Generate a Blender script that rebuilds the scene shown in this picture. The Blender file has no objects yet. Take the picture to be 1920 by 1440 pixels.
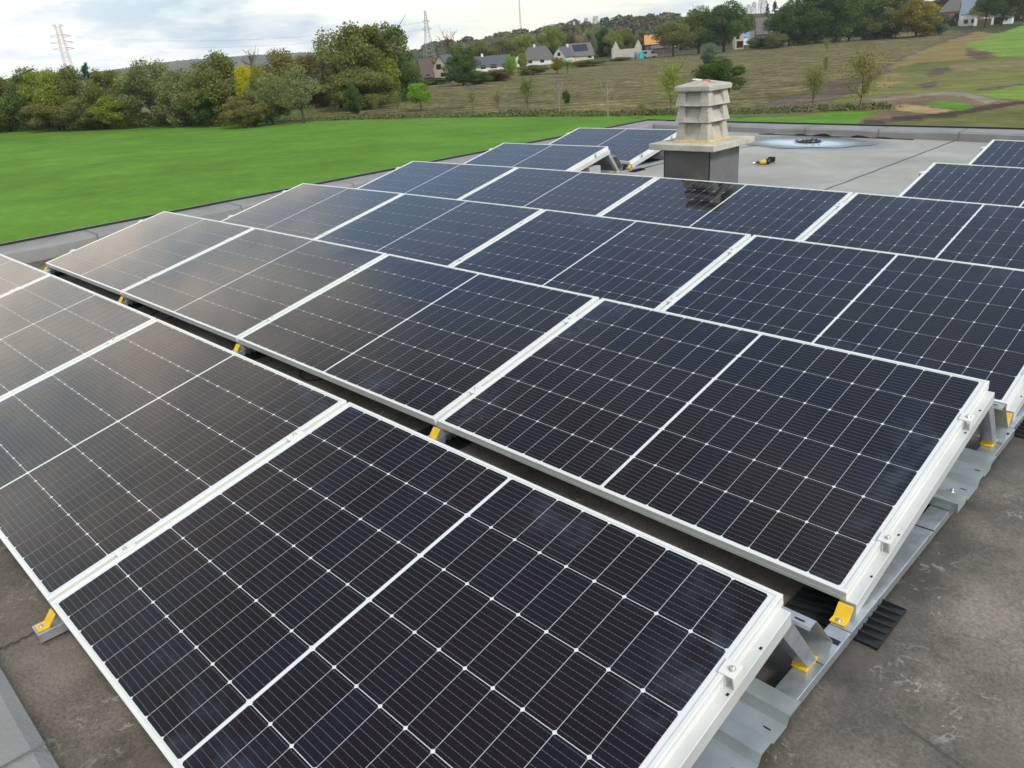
import bpy, math, random
import numpy as np
from mathutils import Matrix, Vector, noise as mnoise
random.seed(7)
S = bpy.context.scene
COL = S.collection

# ------------------------------------------------------------------ camera
CAM = np.array([0.62859773, -0.30077193, 1.42280158])
RR = np.array([0.71056657, 0.70009901, -0.07040257])
UU = np.array([-0.23005701, 0.32571618, 0.91705111])
FF = np.array([-0.66495783, 0.63542926, -0.39250572])
FPX = 1466.64
cd = bpy.data.cameras.new("camera")
cam = bpy.data.objects.new("camera", cd); COL.objects.link(cam)
M = Matrix.Identity(4)
for i in range(3):
    M[i][0] = RR[i]; M[i][1] = UU[i]; M[i][2] = -FF[i]; M[i][3] = CAM[i]
cam.matrix_world = M
cd.sensor_width = 36; cd.lens = 36 * FPX / 1920
cd.clip_start = 0.05; cd.clip_end = 30000
S.camera = cam

# ------------------------------------------------------------------ light
SUN_EL, SUN_AZ = math.radians(42), math.radians(100)   # azimuth clockwise from +Y
w = bpy.data.worlds.new("World"); S.world = w; w.use_nodes = True
nt = w.node_tree; nt.nodes.clear()
def N(t, ty, **k):
    n = t.nodes.new(ty)
    for a, b in k.items(): setattr(n, a, b)
    return n
def math_node(t, op, a, b=None, clamp=False):
    n = N(t, 'ShaderNodeMath', operation=op); n.use_clamp = clamp
    for i, v in enumerate((a, b)):
        if v is None: continue
        if isinstance(v, (int, float)): n.inputs[i].default_value = v
        else: t.links.new(v, n.inputs[i])
    return n.outputs[0]
def ramp(t, fac, stops, interp='LINEAR'):
    n = N(t, 'ShaderNodeValToRGB'); cr = n.color_ramp; cr.interpolation = interp
    while len(cr.elements) < len(stops): cr.elements.new(0.5)
    for e, (p, c) in zip(cr.elements, stops):
        e.position = p; e.color = (c, c, c, 1) if isinstance(c, (int, float)) else (*c, 1)
    t.links.new(fac, n.inputs[0]); return n.outputs[0]
out = N(nt, 'ShaderNodeOutputWorld')
sky = N(nt, 'ShaderNodeTexSky', sky_type='NISHITA'); sky.sun_disc = False
sky.sun_elevation = SUN_EL; sky.sun_rotation = SUN_AZ; sky.air_density = 1.5; sky.dust_density = 0.3; sky.ozone_density = 3.5
b1 = N(nt, 'ShaderNodeBackground'); b1.inputs[1].default_value = 0.15
nt.links.new(sky.outputs[0], b1.inputs[0])
tc = N(nt, 'ShaderNodeTexCoord')
sep = N(nt, 'ShaderNodeSeparateXYZ'); nt.links.new(tc.outputs['Generated'], sep.inputs[0])
zz = math_node(nt, 'ADD', math_node(nt, 'MAXIMUM', sep.outputs[2], 0.0), 0.20)
cmb = N(nt, 'ShaderNodeCombineXYZ')
nt.links.new(math_node(nt, 'DIVIDE', sep.outputs[0], zz), cmb.inputs[0])
nt.links.new(math_node(nt, 'DIVIDE', sep.outputs[1], zz), cmb.inputs[1])
def wnoise(scale, detail, loc, rough=0.55):
    mp = N(nt, 'ShaderNodeMapping'); mp.inputs['Location'].default_value = loc
    nt.links.new(cmb.outputs[0], mp.inputs[0])
    n = N(nt, 'ShaderNodeTexNoise'); n.inputs['Scale'].default_value = scale
    n.inputs['Detail'].default_value = detail; n.inputs['Roughness'].default_value = rough
    nt.links.new(mp.outputs[0], n.inputs['Vector']); return n.outputs['Fac']
def lobe(d, p0, p1):
    d = Vector(d).normalized(); n = N(nt, 'ShaderNodeVectorMath', operation='DOT_PRODUCT'); nt.links.new(tc.outputs['Generated'], n.inputs[0]); n.inputs[1].default_value = d
    return ramp(nt, n.outputs['Value'], [(p0, 0.0), (p1, 1.0)], 'EASE')
gap = lobe((-0.56, 0.70, 0.45), 0.83, 0.97)            # break in the cloud, high ahead
dark_lobe = lobe((-0.54, 0.14, 0.83), 0.80, 0.97)           # overhead sky darkened, added to keep the near panels' reflections neutral
glow = lobe((-0.95, 0.10, 0.30), 0.90, 1.0)            # bright cloud bank to the left
cn = math_node(nt, 'ADD', math_node(nt, 'MULTIPLY', math_node(nt, 'SUBTRACT', wnoise(0.9, 8, (3.1, 1.7, 0.4)), 0.5), 1.7), 0.5)
cv = math_node(nt, 'SUBTRACT', math_node(nt, 'ADD', cn, math_node(nt, 'MULTIPLY', glow, 0.40)), math_node(nt, 'SUBTRACT', math_node(nt, 'MULTIPLY', gap, 0.36), math_node(nt, 'MULTIPLY', dark_lobe, 0.45)))
cover = ramp(nt, cv, [(0.22, 0.18), (0.46, 0.90), (0.60, 1.0)])
low = ramp(nt, sep.outputs[2], [(0.0, 0.30), (0.10, 0.0), (0.30, 0.0)])
cover = math_node(nt, 'ADD', cover, low, clamp=True)
shade = ramp(nt, wnoise(1.5, 9, (9.3, 4.2, 2.0), 0.62), [(0.38, (0.52, 0.64, 0.74)), (0.47, (0.74, 0.81, 0.84)), (0.56, (0.98, 0.99, 0.96))])
rise = ramp(nt, sep.outputs[2], [(0.0, 0.90), (0.16, 0.84), (0.55, 0.95)])
b2 = N(nt, 'ShaderNodeBackground')
rise = math_node(nt, 'MULTIPLY', rise, math_node(nt, 'SUBTRACT', 1.0, math_node(nt, 'MULTIPLY', dark_lobe, 0.72)))
nt.links.new(math_node(nt, 'MULTIPLY', rise, math_node(nt, 'ADD', 0.92, math_node(nt, 'MULTIPLY', glow, 0.65))), b2.inputs[1])
tint = N(nt, 'ShaderNodeMixRGB', blend_type='MULTIPLY'); nt.links.new(glow, tint.inputs[0]); nt.links.new(shade, tint.inputs[1]); tint.inputs[2].default_value = (1.0, 0.88, 0.77, 1)
nt.links.new(tint.outputs[0], b2.inputs[0])
mx = N(nt, 'ShaderNodeMixShader')
nt.links.new(cover, mx.inputs[0]); nt.links.new(b1.outputs[0], mx.inputs[1]); nt.links.new(b2.outputs[0], mx.inputs[2])
nt.links.new(mx.outputs[0], out.inputs[0])
sl = bpy.data.lights.new("sun", 'SUN'); sl.energy = 1.8; sl.angle = math.radians(14); sl.color = (1.0, 0.95, 0.88)
so = bpy.data.objects.new("sun", sl); COL.objects.link(so)
sd = Vector((math.sin(SUN_AZ) * math.cos(SUN_EL), math.cos(SUN_AZ) * math.cos(SUN_EL), math.sin(SUN_EL)))
so.rotation_euler = sd.to_track_quat('Z', 'Y').to_euler(); so.location = (30, 0, 40)
S.view_settings.view_transform = 'Standard'; S.view_settings.look = 'None'
S.view_settings.exposure = 0.55; S.view_settings.gamma = 1

# ------------------------------------------------------------------ helpers
class MB:
    """collects faces for ONE mesh"""
    def __init__(s): s.v = []; s.f = []; s.m = []
    def add(s, vs, fs, mi=0):
        o = len(s.v); s.v += [tuple(map(float, p)) for p in vs]
        s.f += [tuple(i + o for i in f) for f in fs]; s.m += [mi] * len(fs)
    def box(s, a, b, mi=0):
        x0, y0, z0 = a; x1, y1, z1 = b
        s.add([(x0,y0,z0),(x1,y0,z0),(x1,y1,z0),(x0,y1,z0),(x0,y0,z1),(x1,y0,z1),(x1,y1,z1),(x0,y1,z1)],
              [(0,3,2,1),(4,5,6,7),(0,1,5,4),(1,2,6,5),(2,3,7,6),(3,0,4,7)], mi)
    def hexa(s, lo, hi, mi=0):
        s.add(list(lo) + list(hi), [(0,3,2,1),(4,5,6,7),(0,1,5,4),(1,2,6,5),(2,3,7,6),(3,0,4,7)], mi)
    def prism(s, prof, a, b, axis=0, mi=0, cap=True):
        """closed profile (p,q) swept along axis from a to b"""
        n = len(prof)
        def pt(t, p, q): return [(t, p, q), (p, t, q), (p, q, t)][axis]
        vs = [pt(a, p, q) for p, q in prof] + [pt(b, p, q) for p, q in prof]
        fs = [(i, (i + 1) % n, n + (i + 1) % n, n + i) for i in range(n)]
        if cap: fs += [tuple(range(n - 1, -1, -1)), tuple(range(n, 2 * n))]
        s.add(vs, fs, mi)
    def tube(s, pts, r, n=6, mi=0, r1=None):
        pts = [np.array(p, float) for p in pts]; k = len(pts); vs = []
        for i, p in enumerate(pts):
            t = pts[min(i + 1, k - 1)] - pts[max(i - 1, 0)]; t /= (np.linalg.norm(t) + 1e-9)
            a = np.cross(t, [0, 0, 1.0]) if abs(t[2]) < 0.95 else np.cross(t, [1.0, 0, 0])
            a /= np.linalg.norm(a); b = np.cross(t, a)
            rr = r if r1 is None else r + (r1 - r) * i / max(1, k - 1)
            for j in range(n):
                th = 2 * math.pi * j / n
                vs.append(p + rr * (math.cos(th) * a + math.sin(th) * b))
        fs = [(i * n + j, i * n + (j + 1) % n, (i + 1) * n + (j + 1) % n, (i + 1) * n + j) for i in range(k - 1) for j in range(n)]
        fs += [tuple(range(n - 1, -1, -1)), tuple((k - 1) * n + j for j in range(n))]
        s.add(vs, fs, mi)
    def lathe(s, prof, c=(0, 0, 0), n=16, mi=0):
        vs = [(c[0] + r * math.cos(2 * math.pi * j / n), c[1] + r * math.sin(2 * math.pi * j / n), c[2] + z) for r, z in prof for j in range(n)]
        k = len(prof)
        fs = [(i * n + j, i * n + (j + 1) % n, (i + 1) * n + (j + 1) % n, (i + 1) * n + j) for i in range(k - 1) for j in range(n)]
        fs += [tuple(range(n - 1, -1, -1)), tuple((k - 1) * n + j for j in range(n))]
        s.add(vs, fs, mi)
    def build(s, name, mats, parent=None, smooth=False, bevel=0, loc=None):
        me = bpy.data.meshes.new(name); me.from_pydata(s.v, [], s.f)
        mats = mats if isinstance(mats, (list, tuple)) else [mats]
        for m in mats: me.materials.append(m)
        if len(mats) > 1: me.polygons.foreach_set('material_index', s.m)
        if smooth: me.polygons.foreach_set('use_smooth', [True] * len(s.f))
        me.update()
        o = bpy.data.objects.new(name, me); COL.objects.link(o)
        if parent: o.parent = parent
        if loc is not None: o.location = loc
        if bevel:
            bm = o.modifiers.new('bevel', 'BEVEL'); bm.width = bevel; bm.segments = 2; bm.limit_method = 'ANGLE'; bm.angle_limit = 0.6
        return o
def tag(o, label=None, cat=None, group=None, kind=None):
    if label: o['label'] = label
    if cat: o['category'] = cat
    if group: o['group'] = group
    if kind: o['kind'] = kind
    return o
def empty(name, loc=(0, 0, 0), rz=0.0):
    o = bpy.data.objects.new(name, None); COL.objects.link(o); o.location = loc; o.rotation_euler = (0, 0, rz)
    o.empty_display_size = 0.2; return o
def copy_tree(o, parent=None):
    c = o.copy(); COL.objects.link(c); c.parent = parent
    for ch in list(o.children): copy_tree(ch, c)
    return c

# ------------------------------------------------------------------ materials
def mat(name, col, rough=0.6, metal=0.0, var=0.0, scale=4.0, col2=None, bump=0.0, bscale=None, detail=6, spec=0.5, island=0.0, stretch=None):
    m = bpy.data.materials.new(name); m.use_nodes = True; t = m.node_tree
    b = t.nodes['Principled BSDF']; b.inputs['Roughness'].default_value = rough; b.inputs['Metallic'].default_value = metal
    b.inputs['Specular IOR Level'].default_value = spec
    b.inputs['Base Color'].default_value = (*col, 1)
    if var or col2 or bump or island:
        tcn = N(t, 'ShaderNodeTexCoord'); src = tcn.outputs['Object']
        if stretch:
            mp = N(t, 'ShaderNodeMapping'); mp.inputs['Scale'].default_value = stretch; t.links.new(src, mp.inputs[0]); src = mp.outputs[0]
        n = N(t, 'ShaderNodeTexNoise'); n.inputs['Scale'].default_value = scale; n.inputs['Detail'].default_value = detail
        t.links.new(src, n.inputs['Vector'])
        c2 = col2 or tuple(c * (1 - var) for c in col); c1 = col if col2 else tuple(min(1, c * (1 + var)) for c in col)
        fac = n.outputs['Fac']
        if island:
            g = N(t, 'ShaderNodeNewGeometry')
            oi = N(t, 'ShaderNodeObjectInfo')
            fac = math_node(t, 'ADD', math_node(t, 'MULTIPLY', g.outputs['Random Per Island'], island), math_node(t, 'MULTIPLY', fac, 1 - island))
        c = ramp(t, fac, [(0.30, c2), (0.70, c1)]); t.links.new(c, b.inputs['Base Color'])
        if bump:
            nb = N(t, 'ShaderNodeTexNoise'); nb.inputs['Scale'].default_value = bscale or scale * 4; nb.inputs['Detail'].default_value = 5
            t.links.new(src, nb.inputs['Vector'])
            bp = N(t, 'ShaderNodeBump'); bp.inputs['Strength'].default_value = bump; bp.inputs['Distance'].default_value = 0.02
            t.links.new(nb.outputs['Fac'], bp.inputs['Height']); t.links.new(bp.outputs[0], b.inputs['Normal'])
    return m
ALU = mat('anodised_aluminium', (0.74, 0.74, 0.70), 0.40, 0.15, var=0.05, scale=9)
BEAM = mat('mill_aluminium', (0.62, 0.63, 0.61), 0.42, 0.35, var=0.07, scale=6)
GALV = mat('galvanised_steel', (0.50, 0.53, 0.55), 0.36, 0.75, var=0.16, scale=26, detail=3)
GALVD = mat('galvanised_sheet', (0.46, 0.50, 0.50), 0.42, 0.65, var=0.14, scale=12)
YEL = mat('yellow_bracket_coat', (0.80, 0.50, 0.015), 0.42, 0.0, var=0.08, scale=30)
RUB = mat('black_rubber', (0.012, 0.012, 0.013), 0.55, var=0.3, scale=40)
BOLT = mat('steel_bolt', (0.62, 0.62, 0.60), 0.3, 0.8)
HOLE = mat('hole_shade', (0.01, 0.01, 0.01), 0.8)  # near-black paints the shade inside holes, slots and cowl hollows
CONC = mat('concrete_cowl', (0.43, 0.40, 0.335), 0.9, var=0.20, scale=7, bump=0.5, bscale=60)
SLABM = mat('concrete_slab', (0.47, 0.445, 0.37), 0.9, var=0.2, scale=7, bump=0.5, bscale=50)
MORT = mat('ochre_mortar', (0.50, 0.36, 0.17), 0.9, var=0.15, scale=20)
BITU = mat('bitumen_slate', (0.118, 0.112, 0.102), 0.75, var=0.22, scale=4, bump=0.3, bscale=120)
BITLIT = mat('bitumen_slate_lit', (0.145, 0.145, 0.142), 0.72, var=0.2, scale=5, bump=0.3, bscale=120)  # paler copy: brighter light on the chimney sides painted into the colour
SEAL = mat('black_sealant', (0.015, 0.015, 0.015), 0.4)
PARA = mat('parapet_bitumen', (0.225, 0.22, 0.212), 0.72, var=0.17, scale=3, bump=0.25, bscale=90)
TRIM = mat('black_edge_trim', (0.02, 0.02, 0.018), 0.4)
BRICKW = mat('house_brick', (0.24, 0.12, 0.08), 0.85, var=0.25, scale=8)
CONB = mat('ballast_concrete', (0.36, 0.35, 0.33), 0.9, var=0.15, scale=9, bump=0.3)

# ------------------------------------------------------------------ roof shape and rows
PIT, ROWP, TILT = 1.742, 1.50643, 0.213869
PL, PW = 1.722, 1.134
ZR = -0.117
def bump(c, r): return .0061 * c * (4 - c) - .00025 * r * (5 - r) + .0045 * c * r
def roofz(x, y):
    c = max(-2.0, min(5.2, -x / PIT)); r = max(-0.6, min(8.0, y / ROWP))
    return ZR + bump(c, r)
def unproj(px, py): return FF + RR * (px - 960) / FPX + UU * (720 - py) / FPX

# ---- roof membrane material: scuffed near, wet round the drain
def roof_material():
    m = bpy.data.materials.new('roof_bitumen'); m.use_nodes = True; t = m.node_tree; b = t.nodes['Principled BSDF']
    tcn = N(t, 'ShaderNodeTexCoord'); P = tcn.outputs['Object']
    def nz(scale, detail=6, rough=0.6, vec=P, dist=0.0):
        n = N(t, 'ShaderNodeTexNoise'); n.inputs['Scale'].default_value = scale; n.inputs['Detail'].default_value = detail
        n.inputs['Roughness'].default_value = rough; n.inputs['Distortion'].default_value = dist
        t.links.new(vec, n.inputs['Vector']); return n.outputs['Fac']
    base = ramp(t, nz(1.5, 9, 0.68), [(0.32, (0.055, 0.047, 0.038)), (0.48, (0.142, 0.121, 0.096)), (0.70, (0.255, 0.222, 0.180))])
    fine = ramp(t, nz(110, 5, 0.8), [(0.32, 0.50), (0.68, 1.45)])
    mul = N(t, 'ShaderNodeMixRGB', blend_type='MULTIPLY'); mul.inputs[0].default_value = 1
    t.links.new(base, mul.inputs[1]); t.links.new(fine, mul.inputs[2])
    # pale scuffs: thin ridges of warped noise, only in patches
    sp0 = N(t, 'ShaderNodeSeparateXYZ'); t.links.new(P, sp0.inputs[0])
    gr = math_node(t, 'ADD', sp0.outputs[0], math_node(t, 'MULTIPLY', math_node(t, 'SUBTRACT', nz(3.0, 5), 0.5), 0.55))
    grime = ramp(t, math_node(t, 'ABSOLUTE', math_node(t, 'ADD', gr, 0.02)), [(0.06, 1.0), (0.27, 0.0)])
    mg = N(t, 'ShaderNodeMixRGB'); t.links.new(math_node(t, 'MULTIPLY', grime, 0.75), mg.inputs[0]); t.links.new(mul.outputs[0], mg.inputs[1]); mg.inputs[2].default_value = (.030, .027, .024, 1); mul = mg
    red = ramp(t, nz(2.4, 5, 0.6), [(0.50, 0.0), (0.68, 0.5)])
    mr = N(t, 'ShaderNodeMixRGB'); t.links.new(red, mr.inputs[0]); t.links.new(mul.outputs[0], mr.inputs[1]); mr.inputs[2].default_value = (.150, .118, .098, 1); mul = mr
    r1 = math_node(t, 'ABSOLUTE', math_node(t, 'SUBTRACT', nz(8, 4, 0.6, dist=1.2), 0.5))
    line = ramp(t, r1, [(0.0, 1.0), (0.022, 0.0)])
    patch = ramp(t, nz(1.9, 4), [(0.46, 0.0), (0.60, 1.0)])
    brk = ramp(t, nz(17, 3), [(0.47, 0.0), (0.60, 1.0)])
    spk = ramp(t, nz(90, 2), [(0.69, 0.0), (0.74, 0.8)])
    sc = math_node(t, 'MULTIPLY', math_node(t, 'MULTIPLY', line, patch), brk)
    sc = math_node(t, 'MAXIMUM', sc, math_node(t, 'MULTIPLY', spk, patch))
    mix = N(t, 'ShaderNodeMixRGB'); t.links.new(math_node(t, 'MULTIPLY', sc, 0.62), mix.inputs[0]); t.links.new(mul.outputs[0], mix.inputs[1])
    mix.inputs[2].default_value = (0.52, 0.50, 0.46, 1)
    # far half painted paler as grazing sky sheen, wet stain round the drain
    sp = N(t, 'ShaderNodeSeparateXYZ'); t.links.new(P, sp.inputs[0])
    far = ramp(t, math_node(t, 'ADD', math_node(t, 'DIVIDE', sp.outputs[1], 11.0), math_node(t, 'MULTIPLY', math_node(t, 'SUBTRACT', nz(1.7, 5), 0.5), 0.25)), [(0.36, 0.0), (0.56, 1.0)])
    far_sheen = ramp(t, nz(0.9, 7, 0.65, dist=0.4), [(0.3, (0.24, 0.225, 0.20)), (0.7, (0.39, 0.37, 0.335))])
    mx2 = N(t, 'ShaderNodeMixRGB'); t.links.new(far, mx2.inputs[0]); t.links.new(mix.outputs[0], mx2.inputs[1]); t.links.new(far_sheen, mx2.inputs[2])
    dx = math_node(t, 'DIVIDE', math_node(t, 'ADD', sp.outputs[0], 4.35), 1.25)
    dy = math_node(t, 'DIVIDE', math_node(t, 'SUBTRACT', sp.outputs[1], 10.30), 0.66)
    rad = math_node(t, 'SQRT', math_node(t, 'ADD', math_node(t, 'MULTIPLY', dx, dx), math_node(t, 'MULTIPLY', dy, dy)))
    rad = math_node(t, 'ADD', rad, math_node(t, 'MULTIPLY', math_node(t, 'SUBTRACT', nz(2.2, 4), 0.5), 0.7))
    wet = ramp(t, rad, [(0.62, 1.0), (1.0, 0.0)])
    mx3 = N(t, 'ShaderNodeMixRGB'); t.links.new(math_node(t, 'MULTIPLY', wet, 0.8), mx3.inputs[0]); t.links.new(mx2.outputs[0], mx3.inputs[1])
    mx3.inputs[2].default_value = (0.035, 0.036, 0.038, 1)
    t.links.new(mx3.outputs[0], b.inputs['Base Color'])
    damp = ramp(t, nz(1.6, 5), [(0.35, 0.50), (0.65, 0.78)])
    rg = N(t, 'ShaderNodeMixRGB'); t.links.new(wet, rg.inputs[0]); t.links.new(damp, rg.inputs[1]); rg.inputs[2].default_value = (0.09, 0.09, 0.09, 1)
    t.links.new(rg.outputs[0], b.inputs['Roughness'])
    bp = N(t, 'ShaderNodeBump'); bp.inputs['Strength'].default_value = 0.35; bp.inputs['Distance'].default_value = 0.01
    hh = math_node(t, 'ADD', math_node(t, 'MULTIPLY', nz(60, 4), 0.4), nz(5, 4))
    dry = math_node(t, 'SUBTRACT', 1.0, wet)
    t.links.new(math_node(t, 'MULTIPLY', hh, dry), bp.inputs['Height']); t.links.new(bp.outputs[0], b.inputs['Normal'])
    return m
ROOFM = roof_material()

# ------------------------------------------------------------------ the building we stand on
house = empty('flat_roof_building', (0, 0, -4.5))
tag(house, 'flat roofed building under the solar panels with grey bitumen parapets', 'building')
OFF = Vector((0, 0, 4.5))
def hpart(mbx, name, m, **k):
    o = mbx.build(name, m, house, **k); o.location = OFF; return o
rb = MB(); nx, ny = 90, 80
xs = np.linspace(-8.3, 6.0, nx); ys = np.linspace(-0.62, 11.6, ny)
rb.add([(x, y, roofz(x, y)) for y in ys for x in xs], [(j * nx + i, j * nx + i + 1, (j + 1) * nx + i + 1, (j + 1) * nx + i) for j in range(ny - 1) for i in range(nx - 1)])
hpart(rb, 'roof_membrane', ROOFM, smooth=True)
def seam(pts, wd=0.018, name='membrane_seam'):
    s = MB()
    for a, b2_ in zip(pts[:-1], pts[1:]):
        n = 24; d = np.array(b2_) - np.array(a); nn = np.array([-d[1], d[0]]) / np.linalg.norm(d) * wd / 2
        P = [np.array(a) + d * i / n + np.array([0.006 * math.sin(i * 1.9), 0.004 * math.cos(i * 2.3)]) for i in range(n + 1)]
        vs = []
        for p in P:
            for sgn in (-1, 1):
                q = p + nn * sgn; vs.append((q[0], q[1], roofz(*q) + 0.004))
        s.add(vs, [(2 * i, 2 * i + 1, 2 * i + 3, 2 * i + 2) for i in range(n)])
    hpart(s, name, SEAL)
seam([(-2.74, 6.4), (-2.69, 10.93)], 0.016)
seam([(-5.35, 8.3), (-4.83, 9.85)], 0.02)
seam([(0.24, 1.27), (0.75, 1.16)], 0.0016)
seam([(-1.80, -0.17), (-1.80, 0.05)], 0.008)
# parapets: profile swept between two points (inner offset given)
def parapet(p0, p1, inn, segs, name='parapet'):
    """p = (x,y,ztop) of the outer top edge; inn = inward unit vector"""
    p0 = np.array(p0, float); p1 = np.array(p1, float); inn = np.array([inn[0], inn[1], 0.0]); wd = 0.44
    m = MB(); vs = []; n = 40
    for i in range(n + 1):
        p = p0 + (p1 - p0) * i / n; q = p + inn * wd
        jit = 0.006 * math.sin(i * 1.3) + 0.004 * math.sin(i * 3.1)
        zr = roofz(q[0], q[1])
        base = (p[0], p[1], -1.0)
        vs += [base, tuple(p), tuple(q - inn * 0.03 + [0, 0, jit]), tuple(q + [0, 0, -0.022 + jit]), (q[0] + inn[0] * .012, q[1] + inn[1] * .012, zr - 0.02)]
    fs = [(5 * i + k, 5 * i + k + 1, 5 * i + k + 6, 5 * i + k + 5) for i in range(n) for k in range(4)]
    m.add(vs, fs); hpart(m, name, PARA)
    # lapped cover sheets: fine joint ridges across the top
    for tpos in segs:
        s = MB(); p = p0 + (p1 - p0) * tpos; q = p + inn * wd; d = (p1 - p0) / np.linalg.norm(p1 - p0) * 0.004
        a = p + inn * .02; zr = roofz(q[0], q[1])
        s.add([a - d + [0, 0, .005], a + d + [0, 0, .005], q + d + d * 2 + [0, 0, .007], q - d + d * 2 + [0, 0, .007],
               (q + inn * .016)[:2].tolist() + [zr], (q + inn * .016 + d * 2)[:2].tolist() + [zr]], [(0, 1, 2, 3), (3, 2, 5, 4)])
        hpart(s, 'cover_joint', BITU)
    e = MB(); vs = []
    for i in (0, 1):
        p = (p0, p1)[i]
        vs += [tuple(p - inn * .012 + [0, 0, -.30]), tuple(p - inn * .012 + [0, 0, .022]), tuple(p + inn * .028 + [0, 0, .022]), tuple(p + inn * .028 + [0, 0, -.01])]
    e.add(vs, [(0, 1, 5, 4), (1, 2, 6, 5), (2, 3, 7, 6), (0, 3, 2, 1), (4, 5, 6, 7), (3, 0, 4, 7)])
    hpart(e, 'edge_trim', TRIM)
CL, CB, CR, CF = (-7.84, 11.55, .115), (-8.36, -0.62, .0), (5.6, 11.10, -0.01), (6.0, -0.62, 0.0)
parapet(CB, CL, (1, -0.04), [0.14, .235, .36, .48, .6, .72, .84, .93])
parapet(CL, CR, (0.03, -1), [0.033, .14, .232, .31, .385, .455, .53, .6, .7, .8, .9])
parapet((-8.36, -0.615, 0.0), (6.0, -0.615, 0.01), (0, 1), [.2, .35, .5, .58, .7])
parapet((6.0, -0.62, 0.01), (5.6, 11.10, -0.01), (-1, 0), [.2, .4, .6, .8])
wl = MB()
cs = [(-8.35, -0.61), (5.99, -0.61), (5.59, 11.09), (-7.83, 11.54)]
wl.add([(x, y, -4.6) for x, y in cs] + [(x, y, -0.25) for x, y in cs], [(0, 1, 5, 4), (1, 2, 6, 5), (2, 3, 7, 6), (3, 0, 4, 7)])
hpart(wl, 'wall', BRICKW)
# roof drain: rim, dark mouth, leaf litter caught on the strainer
DX, DY = -4.31, 10.32
dr = MB(); dz = roofz(DX, DY)
dr.lathe([(0.15, 0.004), (0.16, 0.012), (0.12, 0.016), (0.07, 0.008), (0.03, 0.012)], (DX, DY, dz), 18)
hpart(dr, 'roof_drain', mat('drain_cast', (0.02, 0.018, 0.016), 0.6, var=0.3, scale=30))
lf = MB(); rng = random.Random(3)
for i in range(70):
    a = rng.random() * 6.28; r = 0.20 * math.sqrt(rng.random()); c = Vector((DX + r * math.cos(a) * 1.15, DY + r * math.sin(a) * .7, dz + 0.026 - r * .06 + rng.random() * .015))
    u = Vector((rng.uniform(-1, 1), rng.uniform(-1, 1), rng.uniform(-.4, .4))).normalized() * rng.uniform(.012, .03); v = u.cross(Vector((0, 0, 1))).normalized() * rng.uniform(.008, .018)
    lf.add([c - u, c + v, c + u, c - v], [(0, 1, 2, 3)], 0 if rng.random() < .8 else 1)
_l = hpart(lf, 'leaf_litter', [mat('wet_leaf', (0.035, 0.022, 0.014), 0.5), mat('pale_leaf', (0.42, 0.40, 0.36), 0.6)]); _l['kind'] = 'stuff'
# torn flashing edge under the parapet behind the drain
tf = MB(); vs = []; n = 60
for i in range(n + 1):
    x = -5.35 + 2.2 * i / n; y = 10.87 + 0.0; z = roofz(x, y)
    hgt = 0.012 + 0.045 * max(0, math.sin(i * .42) * math.sin(i * .13 + .4)) * math.sin(math.pi * i / n)
    vs += [(x, y - .012, z - .01), (x, y - .012, z + hgt)]
tf.add(vs, [(2 * i, 2 * i + 2, 2 * i + 3, 2 * i + 1) for i in range(n)])
hpart(tf, 'torn_flashing', SEAL)
# puddle
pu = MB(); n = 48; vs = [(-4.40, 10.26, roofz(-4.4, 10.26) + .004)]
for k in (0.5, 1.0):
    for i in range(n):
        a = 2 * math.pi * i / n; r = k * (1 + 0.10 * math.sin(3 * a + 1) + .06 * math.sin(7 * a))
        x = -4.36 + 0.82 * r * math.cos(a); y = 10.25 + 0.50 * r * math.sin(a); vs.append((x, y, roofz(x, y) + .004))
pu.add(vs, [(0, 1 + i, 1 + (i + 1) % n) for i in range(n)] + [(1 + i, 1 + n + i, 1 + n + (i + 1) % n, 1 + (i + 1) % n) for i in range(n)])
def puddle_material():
    m = mat('puddle_sheen', (0.05, 0.055, 0.06), 0.07, spec=0.9); t = m.node_tree; b = t.nodes['Principled BSDF']
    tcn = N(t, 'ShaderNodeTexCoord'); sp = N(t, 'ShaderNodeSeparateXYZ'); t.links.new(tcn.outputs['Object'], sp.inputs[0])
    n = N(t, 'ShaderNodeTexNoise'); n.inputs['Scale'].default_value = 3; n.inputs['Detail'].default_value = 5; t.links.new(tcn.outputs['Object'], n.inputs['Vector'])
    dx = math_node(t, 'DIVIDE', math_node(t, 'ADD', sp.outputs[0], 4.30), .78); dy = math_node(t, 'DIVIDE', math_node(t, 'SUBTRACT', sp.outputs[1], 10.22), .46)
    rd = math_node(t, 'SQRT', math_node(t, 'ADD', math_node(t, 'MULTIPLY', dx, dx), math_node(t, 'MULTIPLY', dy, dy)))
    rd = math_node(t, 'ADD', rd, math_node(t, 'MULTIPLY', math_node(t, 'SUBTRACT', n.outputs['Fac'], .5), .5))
    c = ramp(t, rd, [(0.10, (.50, .58, .66)), (0.45, (.30, .39, .50)), (0.72, (.16, .18, .20)), (0.95, (.13, .125, .12))]); t.links.new(c, b.inputs['Base Color'])  # blue-white sky sheen painted into the base colour, dark towards the rim
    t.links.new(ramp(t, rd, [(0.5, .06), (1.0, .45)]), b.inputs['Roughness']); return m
tag(pu.build('puddle', puddle_material(), smooth=True), 'shallow puddle of rainwater around the roof drain', 'puddle', kind='structure')

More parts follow.
